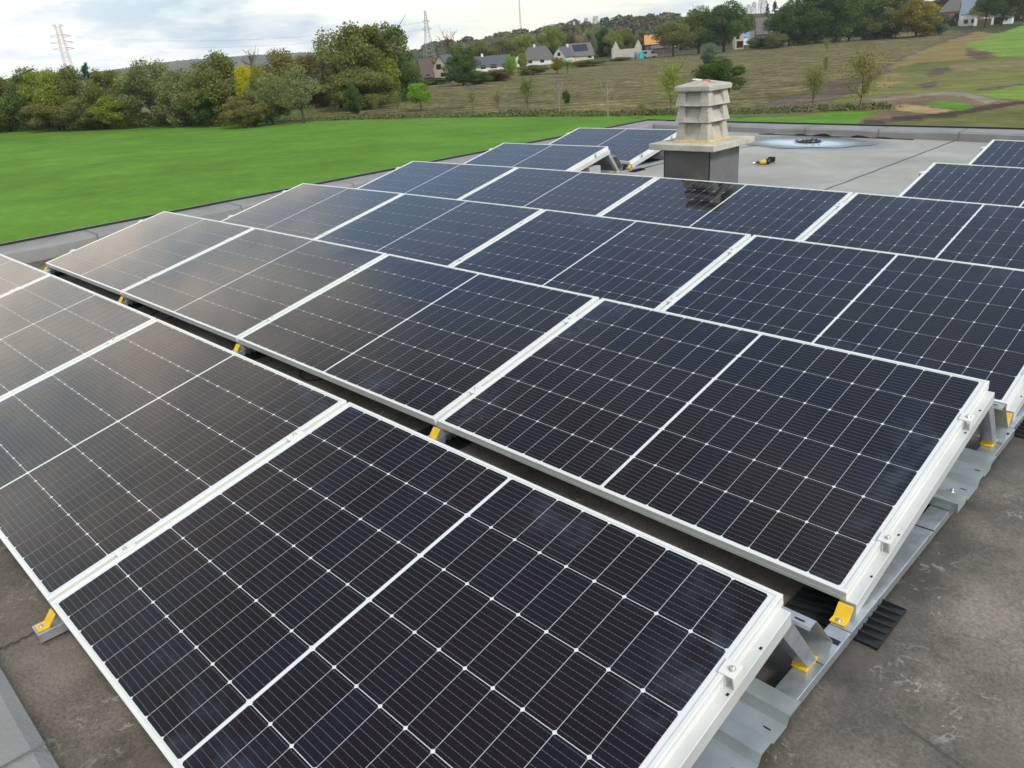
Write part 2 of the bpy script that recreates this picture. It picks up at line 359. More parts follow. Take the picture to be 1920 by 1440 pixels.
# ------------------------------------------------------------------ solar panels
def cell_material():
    m = bpy.data.materials.new('solar_cell'); m.use_nodes = True; t = m.node_tree; b = t.nodes['Principled BSDF']
    tcn = N(t, 'ShaderNodeTexCoord'); sp = N(t, 'ShaderNodeSeparateXYZ'); t.links.new(tcn.outputs['Object'], sp.inputs[0])
    oi = N(t, 'ShaderNodeObjectInfo')
    off = N(t, 'ShaderNodeVectorMath', operation='ADD'); t.links.new(tcn.outputs['Object'], off.inputs[0])
    sc = N(t, 'ShaderNodeVectorMath', operation='SCALE'); t.links.new(oi.outputs['Location'], sc.inputs[0]); sc.inputs['Scale'].default_value = 3.7
    t.links.new(sc.outputs[0], off.inputs[1])
    # eleven busbar wires per cell, running along the module
    fr = math_node(t, 'FRACT', math_node(t, 'DIVIDE', math_node(t, 'SUBTRACT', sp.outputs[1], 0.01835), 0.01833))
    d = math_node(t, 'ABSOLUTE', math_node(t, 'SUBTRACT', fr, 0.5))
    line = ramp(t, d, [(0.022, 1.0), (0.040, 0.0)])
    dot = ramp(t, math_node(t, 'FRACT', math_node(t, 'DIVIDE', sp.outputs[0], 0.0102)), [(0.0, 0.40), (0.5, 0.13), (1.0, 0.40)])
    line = math_node(t, 'MULTIPLY', line, dot)
    g = N(t, 'ShaderNodeNewGeometry')
    cellcol = ramp(t, g.outputs['Random Per Island'], [(0.0, (0.0070, 0.0058, 0.0098)), (0.6, (0.0082, 0.0066, 0.0112)), (1.0, (0.0062, 0.0070, 0.0165))])
    mix = N(t, 'ShaderNodeMixRGB'); t.links.new(line, mix.inputs[0]); t.links.new(cellcol, mix.inputs[1]); mix.inputs[2].default_value = (0.36, 0.36, 0.37, 1)
    # hand and boot smudges on the glass
    n1 = N(t, 'ShaderNodeTexNoise'); n1.inputs['Scale'].default_value = 2.6; n1.inputs['Detail'].default_value = 2; t.links.new(off.outputs[0], n1.inputs['Vector'])
    n2 = N(t, 'ShaderNodeTexNoise'); n2.inputs['Scale'].default_value = 22; n2.inputs['Detail'].default_value = 4; t.links.new(off.outputs[0], n2.inputs['Vector'])
    ex = math_node(t, 'MINIMUM', math_node(t, 'MINIMUM', sp.outputs[0], math_node(t, 'SUBTRACT', PL, sp.outputs[0])), math_node(t, 'MINIMUM', sp.outputs[1], math_node(t, 'SUBTRACT', PW, sp.outputs[1])))
    edge = ramp(t, ex, [(0.03, 1.0), (0.20, 0.0)])
    sm = math_node(t, 'MULTIPLY', ramp(t, n1.outputs['Fac'], [(0.55, 0.0), (0.63, 1.0)]), ramp(t, n2.outputs['Fac'], [(0.35, 0.0), (0.7, 1.0)]))
    sm = math_node(t, 'MULTIPLY', sm, edge)
    haze = ramp(t, n1.outputs['Fac'], [(0.45, 0.0), (0.8, 0.004)])
    mix2 = N(t, 'ShaderNodeMixRGB'); t.links.new(math_node(t, 'ADD', math_node(t, 'MULTIPLY', sm, 0.10), haze), mix2.inputs[0]); t.links.new(mix.outputs[0], mix2.inputs[1])
    mix2.inputs[2].default_value = (0.26, 0.36, 0.54, 1)
    t.links.new(mix2.outputs[0], b.inputs['Base Color'])
    rg = ramp(t, sm, [(0.0, 0.04), (1.0, 0.25)]); t.links.new(rg, b.inputs['Roughness'])
    b.inputs['IOR'].default_value = 1.41
    b.inputs['Specular Tint'].default_value = (1.0, 0.94, 0.90, 1)
    return m
CELL = cell_material()
BACK = mat('white_backsheet', (0.66, 0.68, 0.68), 0.08, spec=0.5)
def frame_mesh():
    m = MB(); lip = 0.011; dp = 0.035
    o = [(0, 0), (PL, 0), (PL, PW), (0, PW)]; i_ = [(lip, lip), (PL - lip, lip), (PL - lip, PW - lip), (lip, PW - lip)]
    c = 0.0012
    oc = [(c, c), (PL - c, c), (PL - c, PW - c), (c, PW - c)]
    rings = [[(x, y, -dp) for x, y in o], [(x, y, -dp * .62) for x, y in o], [(x + (0.0015 if x == 0 else -0.0015), y + (0.0015 if y == 0 else -0.0015), -dp * .60) for x, y in o],
             [(x + (0.0015 if x == 0 else -0.0015), y + (0.0015 if y == 0 else -0.0015), -dp * .54) for x, y in o], [(x, y, -dp * .52) for x, y in o],
             [(x, y, -c) for x, y in o], [(x, y, 0) for x, y in oc], [(x, y, 0) for x, y in i_], [(x, y, -0.004) for x, y in i_], [(x, y, -dp) for x, y in i_]]
    vs = [p for r in rings for p in r]; fs = []
    for k in range(len(rings) - 1):
        for j in range(4): fs.append((4 * k + j, 4 * k + (j + 1) % 4, 4 * k + 4 + (j + 1) % 4, 4 * k + 4 + j))
    k = len(rings) - 1
    for j in range(4): fs.append((4 * k + j, 4 * k + (j + 1) % 4, (j + 1) % 4, j))
    m.add(vs, fs); return m
def sheet_mesh():
    m = MB(); z = -0.0028; e = 0.0105
    m.add([(e, e, z), (PL - e, e, z), (PL - e, PW - e, z), (e, PW - e, z)], [(0, 1, 2, 3)], 0)
    m.add([(e, e, z - .005), (PL - e, e, z - .005), (PL - e, PW - e, z - .005), (e, PW - e, z - .005)], [(3, 2, 1, 0)], 0)
    cw, pw = 0.0905, 0.0922; ch, ph = 0.1818, 0.1839; zc = z + 0.0008
    y0 = (PW - (5 * ph + ch)) / 2; half = 8 * pw + cw; mid = 0.013; x0 = (PL - 2 * half - mid) / 2
    for hb in range(2):
        for i in range(9):
            for j in range(6):
                x = x0 + hb * (half + mid) + i * pw; y = y0 + j * ph; k = 0.0052
                m.add([(x + k, y, zc), (x + cw - k, y, zc), (x + cw, y + k, zc), (x + cw, y + ch - k, zc), (x + cw - k, y + ch, zc), (x + k, y + ch, zc), (x, y + ch - k, zc), (x, y + k, zc)], [tuple(range(8))], 1)
    return m
proto_panel = empty('solar_panel')
frame_mesh().build('frame', ALU, proto_panel)
sheet_mesh().build('cell_sheet', [BACK, CELL], proto_panel)
jb = MB(); jb.box((PL / 2 - .06, PW - .16, -.028), (PL / 2 + .06, PW - .10, -.009)); jb.build('junction_box', RUB, proto_panel, bevel=.004)
DXR = {0: 0.0, 1: 0.0, 2: -.0084, 3: -.0145, 4: -.0027, 5: .0064}
DXE = {4: .0238, 5: .0557}
def rowdx(r, c): return DXE[r] if (r >= 4 and c < 2) else DXR[r]
ROWN = ['front row', 'second row', 'third row', 'fourth row', 'fifth row beside the chimney', 'last row near the back parapet']
PLAB = {
 (0,0): 'solar panel nearest the camera, right end of the front row',
 (0,1): 'front row solar panel directly left of the nearest panel, cut by the picture edge',
 (0,2): 'front row solar panel with pale sheen at the left picture edge',
 (0,3): 'sliver of the furthest front row solar panel in front of the left parapet',
 (1,0): 'solar panel at right end of the second row, yellow bracket at its corner',
 (1,1): 'second row solar panel, second from the right end, dark in the middle of the array',
 (1,2): 'second row solar panel with brownish grey sheen, second from the left end',
 (1,3): 'leftmost solar panel of the second row, grey sheen, beside the left parapet',
 (2,0): 'right end solar panel of the third row, cut by the right picture edge',
 (2,1): 'third row solar panel, second from right, bluish black in the picture centre',
 (2,2): 'third row solar panel, second from the left end, bluish grey',
 (2,3): 'leftmost solar panel of the third row, pale grey sheen near the left parapet',
 (3,0): 'fourth row solar panel at the right picture edge in front of the drill side roof',
 (3,1): 'fourth row solar panel mirroring the dark chimney base in its glass',
 (3,2): 'fourth row solar panel left of the one mirroring the chimney',
 (3,3): 'leftmost solar panel of the fourth row, blue grey, near the green field',
 (4,0): 'fifth row solar panel right of the open roof, at the right picture edge',
 (4,3): 'blue solar panel alone left of the chimney, tilted frame end showing',
 (5,0): 'small far solar panel at the right picture edge before the back parapet',
 (5,3): 'furthest blue solar panel left of the chimney, half behind its slab'}
first = True
for r in range(6):
    for c in range(4):
        if r >= 4 and c in (1, 2): continue
        o = proto_panel if first else copy_tree(proto_panel); first = False
        x0 = -(c + 1) * PIT + 0.01 + rowdx(r, c); x1 = x0 + PL; y0 = r * ROWP
        zl, zr_ = bump(c + 1, r), bump(c, r)
        a = Vector((x0, y0, zl)); ex = Vector((x1 - x0, 0, zr_ - zl)).normalized()
        up = Vector((0, math.cos(TILT), math.sin(TILT))); nn = ex.cross(up).normalized(); ey = nn.cross(ex)
        mw = Matrix.Identity(4)
        for i in range(3): mw[i][0] = ex[i]; mw[i][1] = ey[i]; mw[i][2] = nn[i]; mw[i][3] = a[i]
        o.matrix_world = mw
        tag(o, PLAB[(r, c)], 'solar panel', 'solar panels in rows on the flat roof')

# ------------------------------------------------------------------ mounting trestles
ct, st = math.cos(TILT), math.sin(TILT)
def sl(s, n): return (s * ct - n * st, s * st + n * ct)       # slope coords -> (y,z)
def beam_mesh(x0, x1):
    m = MB(); s0, s1 = 0.004, PW - 0.010; n1, n0 = -0.0355, -0.080
    def q(x, s, n): y, z = sl(s, n); return (x, y, z)
    t = 0.004
    m.hexa([q(x0, s0, n0), q(x1, s0, n0), q(x1, s1, n0), q(x0, s1, n0)], [q(x0, s0, n1), q(x1, s0, n1), q(x1, s1, n1), q(x0, s1, n1)])
    # raised bolt channel down the middle
    xm = (x0 + x1) / 2
    return m
def trestle(kind):
    t = empty('mounting_trestle')
    bx = {'mid': (-.024, .024), 'right': (-.032, .016), 'left': (-.016, .032)}[kind]
    xc = (bx[0] + bx[1]) / 2; rc = {'mid': 0, 'right': .006, 'left': -.006}[kind]
    be = beam_mesh(*bx).build('sloped_beam', BEAM, t, bevel=.002)
    if kind != 'mid':
        for s in (.12, .31, .86, 1.0):
            h = MB(); y, z = sl(s, -.0352); sx = bx[1] - .008 if kind == 'right' else bx[0] + .008
            h.box((sx - .0028, y - .004, z - .001), (sx + .0028, y + .004, z + .0008)); h.build('bolt_hole', HOLE, be)
    rl = MB(); rx0, rx1 = rc - .030, rc + .030; zt, zb = -.0715, -.1035
    rl.prism([(rx0, zb), (rx1, zb), (rx1, zt), (rx0, zt)], -.058, ROWP - .062, axis=1)
    ra = rl.build('base_rail', GALV, t, bevel=.002)
    rs = MB(); rs.box((rx0 - .001, .55, zt - .001), (rx1 + .001, .556, zt + .0006)); rs.build('rail_slot', HOLE, ra); rs = MB(); rs.box((rx0 + .006, ROWP - .13, zt), (rx1 - .006, ROWP - .11, zt + .0006))
    rs.build('rail_slot', HOLE, ra)
    # yellow front bracket: foot, leaning plate
    yb = MB(); w2 = .021; y1, z1 = sl(-.012, -.034); y2, z2 = sl(-.012, -.066)
    th = .004
    prof = [(-.052, zt + .0008), (-.018, zt + .0008), (-.0065, -.021), (-.004, -.021 - .004), (-.0125, zt + .0048), (-.052, zt + .0048)]
    prof = [(-.052, zt + .0006), (-.0215, zt + .0006), (.0045, -.0385), (.0000, -.0375), (-.0250, zt + .0046), (-.052, zt + .0046)]
    yb.prism(prof, xc - w2, xc + w2, axis=0)
    fb = yb.build('front_bracket', YEL, t, bevel=.0012)
    bo = MB(); bo.lathe([(.0095, 0), (.0095, .0016), (.0055, .0018), (.0055, .005), (.003, .0062)], (xc, -.039, zt + .0046), 12); bo.build('bolt', BOLT, fb, smooth=False)
    # rear post from the beam end down to the rail
    po = MB(); yt, z_t = sl(PW - .012, -.078); yb2 = yt + .178; w3 = .021
    po.hexa([(xc - w3, yb2 - .045, zt + .006), (xc + w3, yb2 - .045, zt + .006), (xc + w3, yb2, zt + .006), (xc - w3, yb2, zt + .006)],
            [(xc - w3, yt - .040, z_t - .006), (xc + w3, yt - .040, z_t - .006), (xc + w3, yt + .004, z_t + .010), (xc - w3, yt + .004, z_t + .010)])
    po.build('rear_post', GALV, t, bevel=.0015)
    yr = MB(); yr.prism([(yb2 - .058, zt + .0006), (yb2 + .006, zt + .0006), (yb2 + .006, zt + .010), (yb2 - .0, zt + .012), (yb2 - .046, zt + .030), (yb2 - .052, zt + .010), (yb2 - .058, zt + .0046)], xc - .0205, xc + .0205, axis=0)
    yr.build('rear_bracket', YEL, t, bevel=.0012)
    # ribbed rubber pad under the rail
    pd = MB(); pd.box((xc - .16, -.03, -.1165), (xc + .105, .175, -.109))
    for i in range(6):
        y = -.018 + i * .033
        for sx, ex_ in ((xc + .021, xc + .102), (xc - .157, xc - .021)):
            hi, lo = -.086, -.106
            za, zb_ = (hi, lo) if sx > xc else (lo, hi)
            pd.hexa([(sx, y, -.112), (ex_, y + .022, -.112), (ex_, y + .025, -.112), (sx, y + .004, -.112)],
                    [(sx, y, za), (ex_, y + .022, zb_), (ex_, y + .025, zb_), (sx, y + .004, za)])
    pd.box((rc - .026, -.03, -.112), (rc + .026, .165, -.1036))
    pd.build('rubber_pad', RUB, t)
    # module clamps
    for s in (.245, .895):
        cl = MB()
        def q(x, ss, n): y, z = sl(ss, n); return (x, y, z)
        def bx_(x0, x1, s0, s1, n0, n1): cl.hexa([q(x0, s0, n0), q(x1, s0, n0), q(x1, s1, n0), q(x0, s1, n0)], [q(x0, s0, n1), q(x1, s0, n1), q(x1, s1, n1), q(x0, s1, n1)])
        if kind == 'mid':
            bx_(-.019, .019, s - .03, s + .03, .0006, .0046); bx_(-.007, .007, s - .03, s + .03, -.0354, .0006); cx = 0
        else:
            g = 1 if kind == 'right' else -1
            e = -.010 * g                                   # frame edge of the end panel
            xs_ = sorted((e - .011 * g, e + .026 * g)); bx_(xs_[0], xs_[1], s - .02, s + .02, .0006, .0046)
            xs_ = sorted((e + .0015 * g, e + .0055 * g)); bx_(xs_[0], xs_[1], s - .02, s + .02, -.0354, .0006)
            xs_ = sorted((e + .0225 * g, e + .026 * g)); bx_(xs_[0], xs_[1], s - .02, s + .02, -.0354, .0006)
            cx = e + .012 * g
        c = cl.build('clamp', ALU, t, bevel=.001)
        b = MB(); b.lathe([(.008, 0), (.008, .0018), (.0052, .002), (.0052, .007), (.0035, .0085)], (0, 0, 0), 12)
        y, z = sl(s, .0046); b.v = [(p[0] + cx, p[1] * ct - p[2] * st + y, p[1] * st + p[2] * ct + z) for p in b.v]
        b.build('bolt', BOLT, c)
    return t
prot = {k: trestle(k) for k in ('mid', 'right', 'left')}; used = set()
ORD = ['right end', 'second joint from the right', 'middle joint', 'second joint from the left', 'left end']
for r in range(6):
    for c in range(5):
        if r >= 3 and c == 0: continue
        if r >= 4 and c == 2: continue
        k = 'right' if c == 0 else 'left' if c == 4 else 'mid'
        if r >= 4: k = {1: 'left', 3: 'right', 4: 'left'}[c]
        o = prot[k] if k not in used else copy_tree(prot[k]); used.add(k)
        dxx = rowdx(r, 1 if (r >= 4 and c == 1) else 3)
        if r < 4: dxx = DXR[r]
        if r >= 4 and c == 1: dxx = DXE[r]
        shift = 0.0
        if r >= 4 and c == 1: shift = 0.0
        o.location = (-c * PIT + dxx + shift, r * ROWP, bump(c, r))
        where = ORD[c]
        if r >= 4: where = {1: 'under the panel right of the open roof', 3: 'panel end nearest the chimney', 4: 'far left panel end'}[c]
        rn = ['front row', 'second row', 'third row', 'fourth row', 'fifth row', 'last row'][r]
        tag(o, 'metal trestle with yellow bracket, %s, %s' % (where, rn), 'mounting trestle', 'mounting trestles under the solar panels')

for o in list(COL.objects):                                   # the front rails lie straight on the felt, without pads
    if o.name.startswith('rubber_pad') and o.parent and abs(o.parent.location.y) < .01: bpy.data.objects.remove(o)

# ------------------------------------------------------------------ wind deflectors and ballast trays, one per row block
BLK = [(r, 0, 4) for r in range(4)] + [(4, 3, 4), (5, 3, 4), (4, 0, 1), (5, 0, 1)]
BN = ['front row', 'second row', 'third row', 'fourth row', 'lone panel left of the chimney', 'furthest panel beside the chimney', 'fifth row panel at right edge', 'last row panel at right edge']
def sweep_open(prof, xa, xb, r, cA, cB, th=0.0016, n=16):
    m = MB(); k = len(prof); P2 = []
    for i, (y, z) in enumerate(prof):
        a = np.array(prof[max(0, i - 1)]); b = np.array(prof[min(k - 1, i + 1)]); t = (b - a) / np.linalg.norm(b - a)
        P2.append((y - t[1] * th, z + t[0] * th))
    ring = prof + P2[::-1]; kk = len(ring)
    vs = []
    for i in range(n + 1):
        x = xa + (xb - xa) * i / n; zo = bump(-x / PIT, r)
        vs += [(x, r * ROWP + y, z + zo) for y, z in ring]
    fs = [(i * kk + j, i * kk + (j + 1) % kk, (i + 1) * kk + (j + 1) % kk, (i + 1) * kk + j) for i in range(n) for j in range(kk)]
    for i in range(k - 1):
        fs.append((i, kk - 1 - i, kk - 2 - i, i + 1)); o = n * kk; fs.append((o + i, o + i + 1, o + kk - 2 - i, o + kk - 1 - i))
    m.add(vs, fs); return m
yH, zH = sl(PW + .062, -.0305)
for (r, c0, c1), bn in zip(BLK, BN):
    xa = -c1 * PIT - .03 + rowdx(r, c0); xb = -c0 * PIT + .035 + rowdx(r, c0)
    if c1 == 4 and c0 == 0: pass
    prof = [(1.176, .113), (1.178, .1195), (1.206, .1215), (1.322, -.018), (1.298, -.0665), (1.286, -.0665)]
    d = empty('wind_deflector', (0, 0, 0))
    sweep_open(prof, xa, xb, r, 0, 0).build('deflector_sheet', GALVD, d)
    sl_ = MB(); zo = bump(c0, r); y = r * ROWP
    sl_.box((xb - .045, y + 1.186, .1225 + zo), (xb - .02, y + 1.190, .1235 + zo)); sl_.build('slot', HOLE, d)
    tag(d, 'folded galvanised wind deflector behind the %s' % bn, 'wind deflector', 'wind deflectors behind the panel rows')
    tp = [(.69, -.030), (.700, -.0690), (.775, -.0690), (.787, -.052), (.799, -.0690), (.905, -.0690), (.917, -.046), (.960, -.046), (.972, -.058), (1.035, -.058), (1.047, -.034), (1.10, -.034)]
    xb2 = xb + .025; xa2 = xa + .02 if c1 == 4 else xa
    tr = empty('ballast_tray')
    sweep_open(tp, xa2, xb2, r, 0, 0, th=.002).build('tray_sheet', GALVD, tr)
    for yy, zz_ in ((.86, -.0685), (1.0, -.0575)):
        for q_ in (.022,):
            hb = MB(); hb.box((xb2 - q_ - .018, y + yy - .0018, zo + zz_ + .0018), (xb2 - q_, y + yy + .0018, zo + zz_ + .0026)); hb.build('slot', HOLE, tr)
    bb = MB(); bb.lathe([(.011, 0), (.011, .003), (.006, .0035), (.006, .012), (.003, .014)], (xb2 - .055, y + .82, zo - .067), 12); bb.build('bolt', BOLT, tr)
    tag(tr, 'corrugated galvanised ballast tray lying on the rails under the %s' % bn, 'ballast tray', 'ballast trays under the panel rows')
# concrete ballast blocks on the trays (the open ends beside the chimney show them)
for r, lab in ((4, 'grey concrete ballast block under the lone panel left of the chimney'), (5, 'grey concrete ballast block under the furthest panel left of the chimney')):
    bl = MB(); x = -3 * PIT - .18; y = r * ROWP + .80; z = bump(3, r) - .043
    bl.box((x - .2, y - .08, z), (x + .2, y + .12, z + .10))
    tag(bl.build('ballast_block', CONB, bevel=.004), lab, 'concrete block', 'concrete ballast blocks')
# loose cables in the gap between the first two rows
for (px_, py_, lab) in ((620, 716, 'black cable loop on the roof in the gap by the third panel from left'), (318, 605, 'black cable loop on the roof in the gap near the left end')):
    d = unproj(px_, py_); g = CAM + d * ((-.10 - CAM[2]) / d[2]); x, y = g[0], g[1]
    pts = []
    for i in range(26):
        a = -2.4 + 3.9 * i / 25; pts.append((x - .10 + .14 * math.cos(a) - .004 * i, y + .02 + .11 * math.sin(a), roofz(x, y) + .008 + .02 * max(0, math.sin(a * 1.3))))
    pts = [(x - .42, y + .28, roofz(x, y) + .01)] + pts
    cb = MB(); cb.tube(pts, .0035, 6); tag(cb.build('cable', RUB, smooth=True), lab, 'cable')

# ------------------------------------------------------------------ chimney
CX, CY, ZS, CS = -3.50, 6.335, 0.52, 0.928
ch = empty('chimney', (CX, CY, roofz(CX, CY)), math.radians(-1.0)); ch.scale = (CS, CS, CS); z0 = (ZS - roofz(CX, CY)) / CS      # local height of the slab top
tag(ch, 'concrete louvred chimney cowl on a slate clad base rising behind the panels', 'chimney')
def L(z): return z0 + z
b = MB(); h = .268
b.add([(-h, -h, -.01), (h, -h, -.01), (h, h, -.01), (-h, h, -.01), (-h, -h, L(-.058)), (h, -h, L(-.058)), (h, h, L(-.058)), (-h, h, L(-.058))], [(0, 1, 5, 4)], 0)
b.add([(-h, -h, -.01), (h, -h, -.01), (h, h, -.01), (-h, h, -.01), (-h, -h, L(-.058)), (h, -h, L(-.058)), (h, h, L(-.058)), (-h, h, L(-.058))], [(1, 2, 6, 5), (2, 3, 7, 6), (3, 0, 4, 7)], 1)
base = b.build('clad_base', [BITU, BITLIT], ch)  # front in the shaded tone, other faces in the lit copy
for sx, sy in ((1, -1), (-1, -1)):
    s = MB(); s.box((sx * (h - .004) - .005, sy * (h - .004) - .005, 0), (sx * (h - .004) + .005, sy * (h - .004) + .005, L(-.059))); s.build('corner_seal', SEAL, base)
s = MB(); h = .378; dz = .06
s.box((-h, -h, L(-dz)), (h, h, L(0))); sl_o = s.build('slab', SLABM, ch, bevel=.008)
s = MB(); s.add([(-.215, -.215, L(.001)), (.215, -.215, L(.001)), (.215, .215, L(.001)), (-.215, .215, L(.001)), (-.18, -.18, L(.026)), (.18, -.18, L(.026)), (.18, .18, L(.026)), (-.18, .18, L(.026))], [(0, 1, 5, 4), (1, 2, 6, 5), (2, 3, 7, 6), (3, 0, 4, 7), (4, 5, 6, 7)])
s.build('mortar_fillet', MORT, ch)
def tier(zb, zt, hb, ht):
    m = MB()
    for k in range(4):
        a = math.pi / 2 * k; ca, sa = round(math.cos(a)), round(math.sin(a))
        def R_(p): return (p[0] * ca - p[1] * sa, p[0] * sa + p[1] * ca, L(p[2]))
        pil = .085
        # sloping face on side -y; central louvre hollow that deepens upwards
        B0, B1, T0, T1 = (-hb, -hb, zb), (hb, -hb, zb), (-ht, -ht, zt), (ht, -ht, zt)
        b0, b1 = (-hb + pil * 1.35, -hb, zb), (hb - pil * 1.35, -hb, zb)
        t0, t1 = (-ht + pil * .8, -ht, zt), (ht - pil * .8, -ht, zt)
        i0, i1 = (-ht + pil * .8 + .012, -ht + .056, zt), (ht - pil * .8 - .012, -ht + .056, zt)
        vs = [B0, b0, b1, B1, T0, t0, t1, T1, i0, i1]
        m.add([R_(p) for p in vs], [(0, 1, 5, 4), (2, 3, 7, 6), (1, 2, 9, 8), (1, 8, 5), (2, 6, 9)])
        # underside rim
        m.add([R_(p) for p in (B0, B1, (hb - .045, -hb + .045, zb + .006), (-hb + .045, -hb + .045, zb + .006))], [(3, 2, 1, 0)])
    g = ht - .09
    m.add([(-g, -g, L(zb)), (g, -g, L(zb)), (g, g, L(zb)), (-g, g, L(zb)), (-g, -g, L(zt + .03)), (g, -g, L(zt + .03)), (g, g, L(zt + .03)), (-g, g, L(zt + .03))], [(0, 1, 5, 4), (1, 2, 6, 5), (2, 3, 7, 6), (3, 0, 4, 7)], 1)  # near-black core paints the shade behind the louvre hollows
    q = ht - .012
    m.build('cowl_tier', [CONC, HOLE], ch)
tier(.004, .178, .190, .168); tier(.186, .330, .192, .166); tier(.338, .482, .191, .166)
m = MB(); m.lathe([(0, 0)], n=4) if False else None
def cap():
    m = MB(); rings = [(.170, .474), (.196, .474), (.200, .482), (.200, .514), (.190, .526), (.03, .566)]
    vs = []
    for hh, z in rings: vs += [(-hh, -hh, L(z)), (hh, -hh, L(z)), (hh, hh, L(z)), (-hh, hh, L(z))]
    fs = [(4 * k + j, 4 * k + (j + 1) % 4, 4 * k + 4 + (j + 1) % 4, 4 * k + 4 + j) for k in range(5) for j in range(4)] + [(20, 21, 22, 23), (3, 2, 1, 0)]
    m.add(vs, fs); return m
cp = cap().build('cap', CONC, ch)
rm = MB(); rv = []
def capz(x, y): return L(.566 - (max(abs(x), abs(y)) - .03) / .16 * .04 + .003)
for i in range(13):
    x = .02 + .115 * i / 12; wv = .012 + .016 * abs(math.sin(i * 1.7)); yc = -.03 - .02 * math.sin(i * .9)
    rv += [(x, yc - wv, capz(x, yc - wv)), (x, yc + wv, capz(x, yc + wv))]
rm.add(rv, [(2 * i, 2 * i + 2, 2 * i + 3, 2 * i + 1) for i in range(12)])
rm.build('red_mark', mat('red_paint', (0.60, 0.07, 0.04), 0.7), cp)
pp = MB(); pts = [(-.13 + .055 * math.cos(a) - .002 * a, .10 + .03 * math.sin(a) + .004 * a, L(.548 + .018 * abs(math.sin(a * .5)))) for a in np.linspace(0, 15, 60)]
pp.tube(pts, .0045, 6)
ob = pp.build('white_tubing', mat('white_plastic', (0.75, 0.75, 0.70), 0.5)); ob.matrix_world = Matrix.Translation((CX, CY, roofz(CX, CY))) @ Matrix.Scale(CS, 4)
tag(ob, 'coil of thin white tubing lying on the back of the chimney cap', 'tubing')

# ------------------------------------------------------------------ cordless driver lying on the roof
DRX, DRY = -3.97, 8.50
dz0 = roofz(DRX, DRY)
ang = math.atan2(-RR[1], -RR[0])       # nose points to the left of the picture
dv = empty('cordless_drill', (DRX, DRY, dz0), ang + .12)
dv.scale = (.88, .88, .88); tag(dv, 'yellow and black cordless drill lying on its side on the grey roof', 'power tool')
YT = mat('drill_yellow', (0.60, 0.36, 0.03), 0.4, var=.05, scale=20); BK = mat('drill_black', (0.015, 0.014, 0.014), 0.5)
m = MB(); m.lathe([(.012, .105), (.022, .10), (.030, .075), (.034, .04), (.034, .01)], n=14)
def lay(mb, dz=.036): mb.v = [(p[2], p[1], p[0] + dz) for p in mb.v]; return mb
lay(m).build('motor_housing', YT, dv, smooth=True)
m = MB(); m.lathe([(.0345, .012), (.035, -.03), (.031, -.045), (.02, -.05)], n=14); lay(m).build('motor_cap', BK, dv, smooth=True)
m = MB(); m.lathe([(.011, .150), (.014, .14), (.018, .108), (.020, .098)], n=12); ck = lay(m).build('chuck', BK, dv, smooth=True)
m = MB(); m.tube([(.148, 0, .036), (.185, 0, .036)], .0032, 6); m.build('bit', BOLT, ck)
def hturn(mb, a=math.radians(-38)):
    mb.v = [(p[0] * math.cos(a) - p[1] * math.sin(a) - .012, p[0] * math.sin(a) + p[1] * math.cos(a), p[2]) for p in mb.v]; return mb
m = MB(); m.tube([(-.0, -.015, .036), (-.008, -.07, .040), (-.015, -.13, .042)], .020, 10); hturn(m).build('handle', BK, dv, smooth=True)
m = MB(); m.box((-.065, -.185, .004), (.045, -.125, .076)); bt = hturn(m).build('battery', YT, dv, bevel=.006)
m = MB(); m.box((-.067, -.168, .016), (.020, -.118, .078)); hturn(m).build('battery_grip', BK, bt, bevel=.004)
# ------------------------------------------------------------------ terrain
H0 = -4.5
def horiz_dir(px):
    d = unproj(px, 720 - (-FF[2] * 0 + 0)); return d
def flat(px, py, z=H0):
    d = unproj(px, py); g = CAM + d * ((z - CAM[2]) / d[2]); return g[0], g[1]
def at_dist(px, py, dist):
    d = unproj(px, py); h = math.hypot(d[0], d[1]); return CAM[0] + d[0] / h * dist, CAM[1] + d[1] / h * dist
HX, HY = at_dist(1330, 60, 700)
FX, FY = at_dist(930, 90, 620)
def gz(x, y):
    z = H0
    z += 17.0 * math.exp(-(((x - HX) ** 2 + (y - HY) ** 2) / 190.0 ** 2))
    z += 8.0 * math.exp(-(((x - FX) ** 2 + (y - FY) ** 2) / 150.0 ** 2))
    # low rolls of moved earth to the right of the stubble
    u = max(0.0, min(1.0, (x + 0.55 * y + 12) / 25.0)) * max(0.0, min(1.0, (y - 52) / 20.0)) * max(0.0, 1 - max(0, y - 260) / 200.0)
    if u > 0:
        z += u * (0.55 * mnoise.noise(Vector((x / 26, y / 17, 3.3))) + 0.20 * mnoise.noise(Vector((x / 9, y / 6, 8.1))))
    return z
def ground(px, py):
    x, y = flat(px, py)
    for _ in range(12):
        z = gz(x, y); x2, y2 = flat(px, py, min(z, CAM[2] - 0.6)); x, y = 0.5 * (x + x2), 0.5 * (y + y2)
    return x, y, gz(x, y)
def poly(pts): return np.array([flat(*p) for p in pts])
def inside(P, x, y):
    n = len(P); c = np.zeros(len(x), bool); j = n - 1
    for i in range(n):
        xi, yi = P[i]; xj, yj = P[j]
        k = ((yi > y) != (yj > y)) & (x < (xj - xi) * (y - yi) / (yj - yi + 1e-12) + xi); c ^= k; j = i
    return c
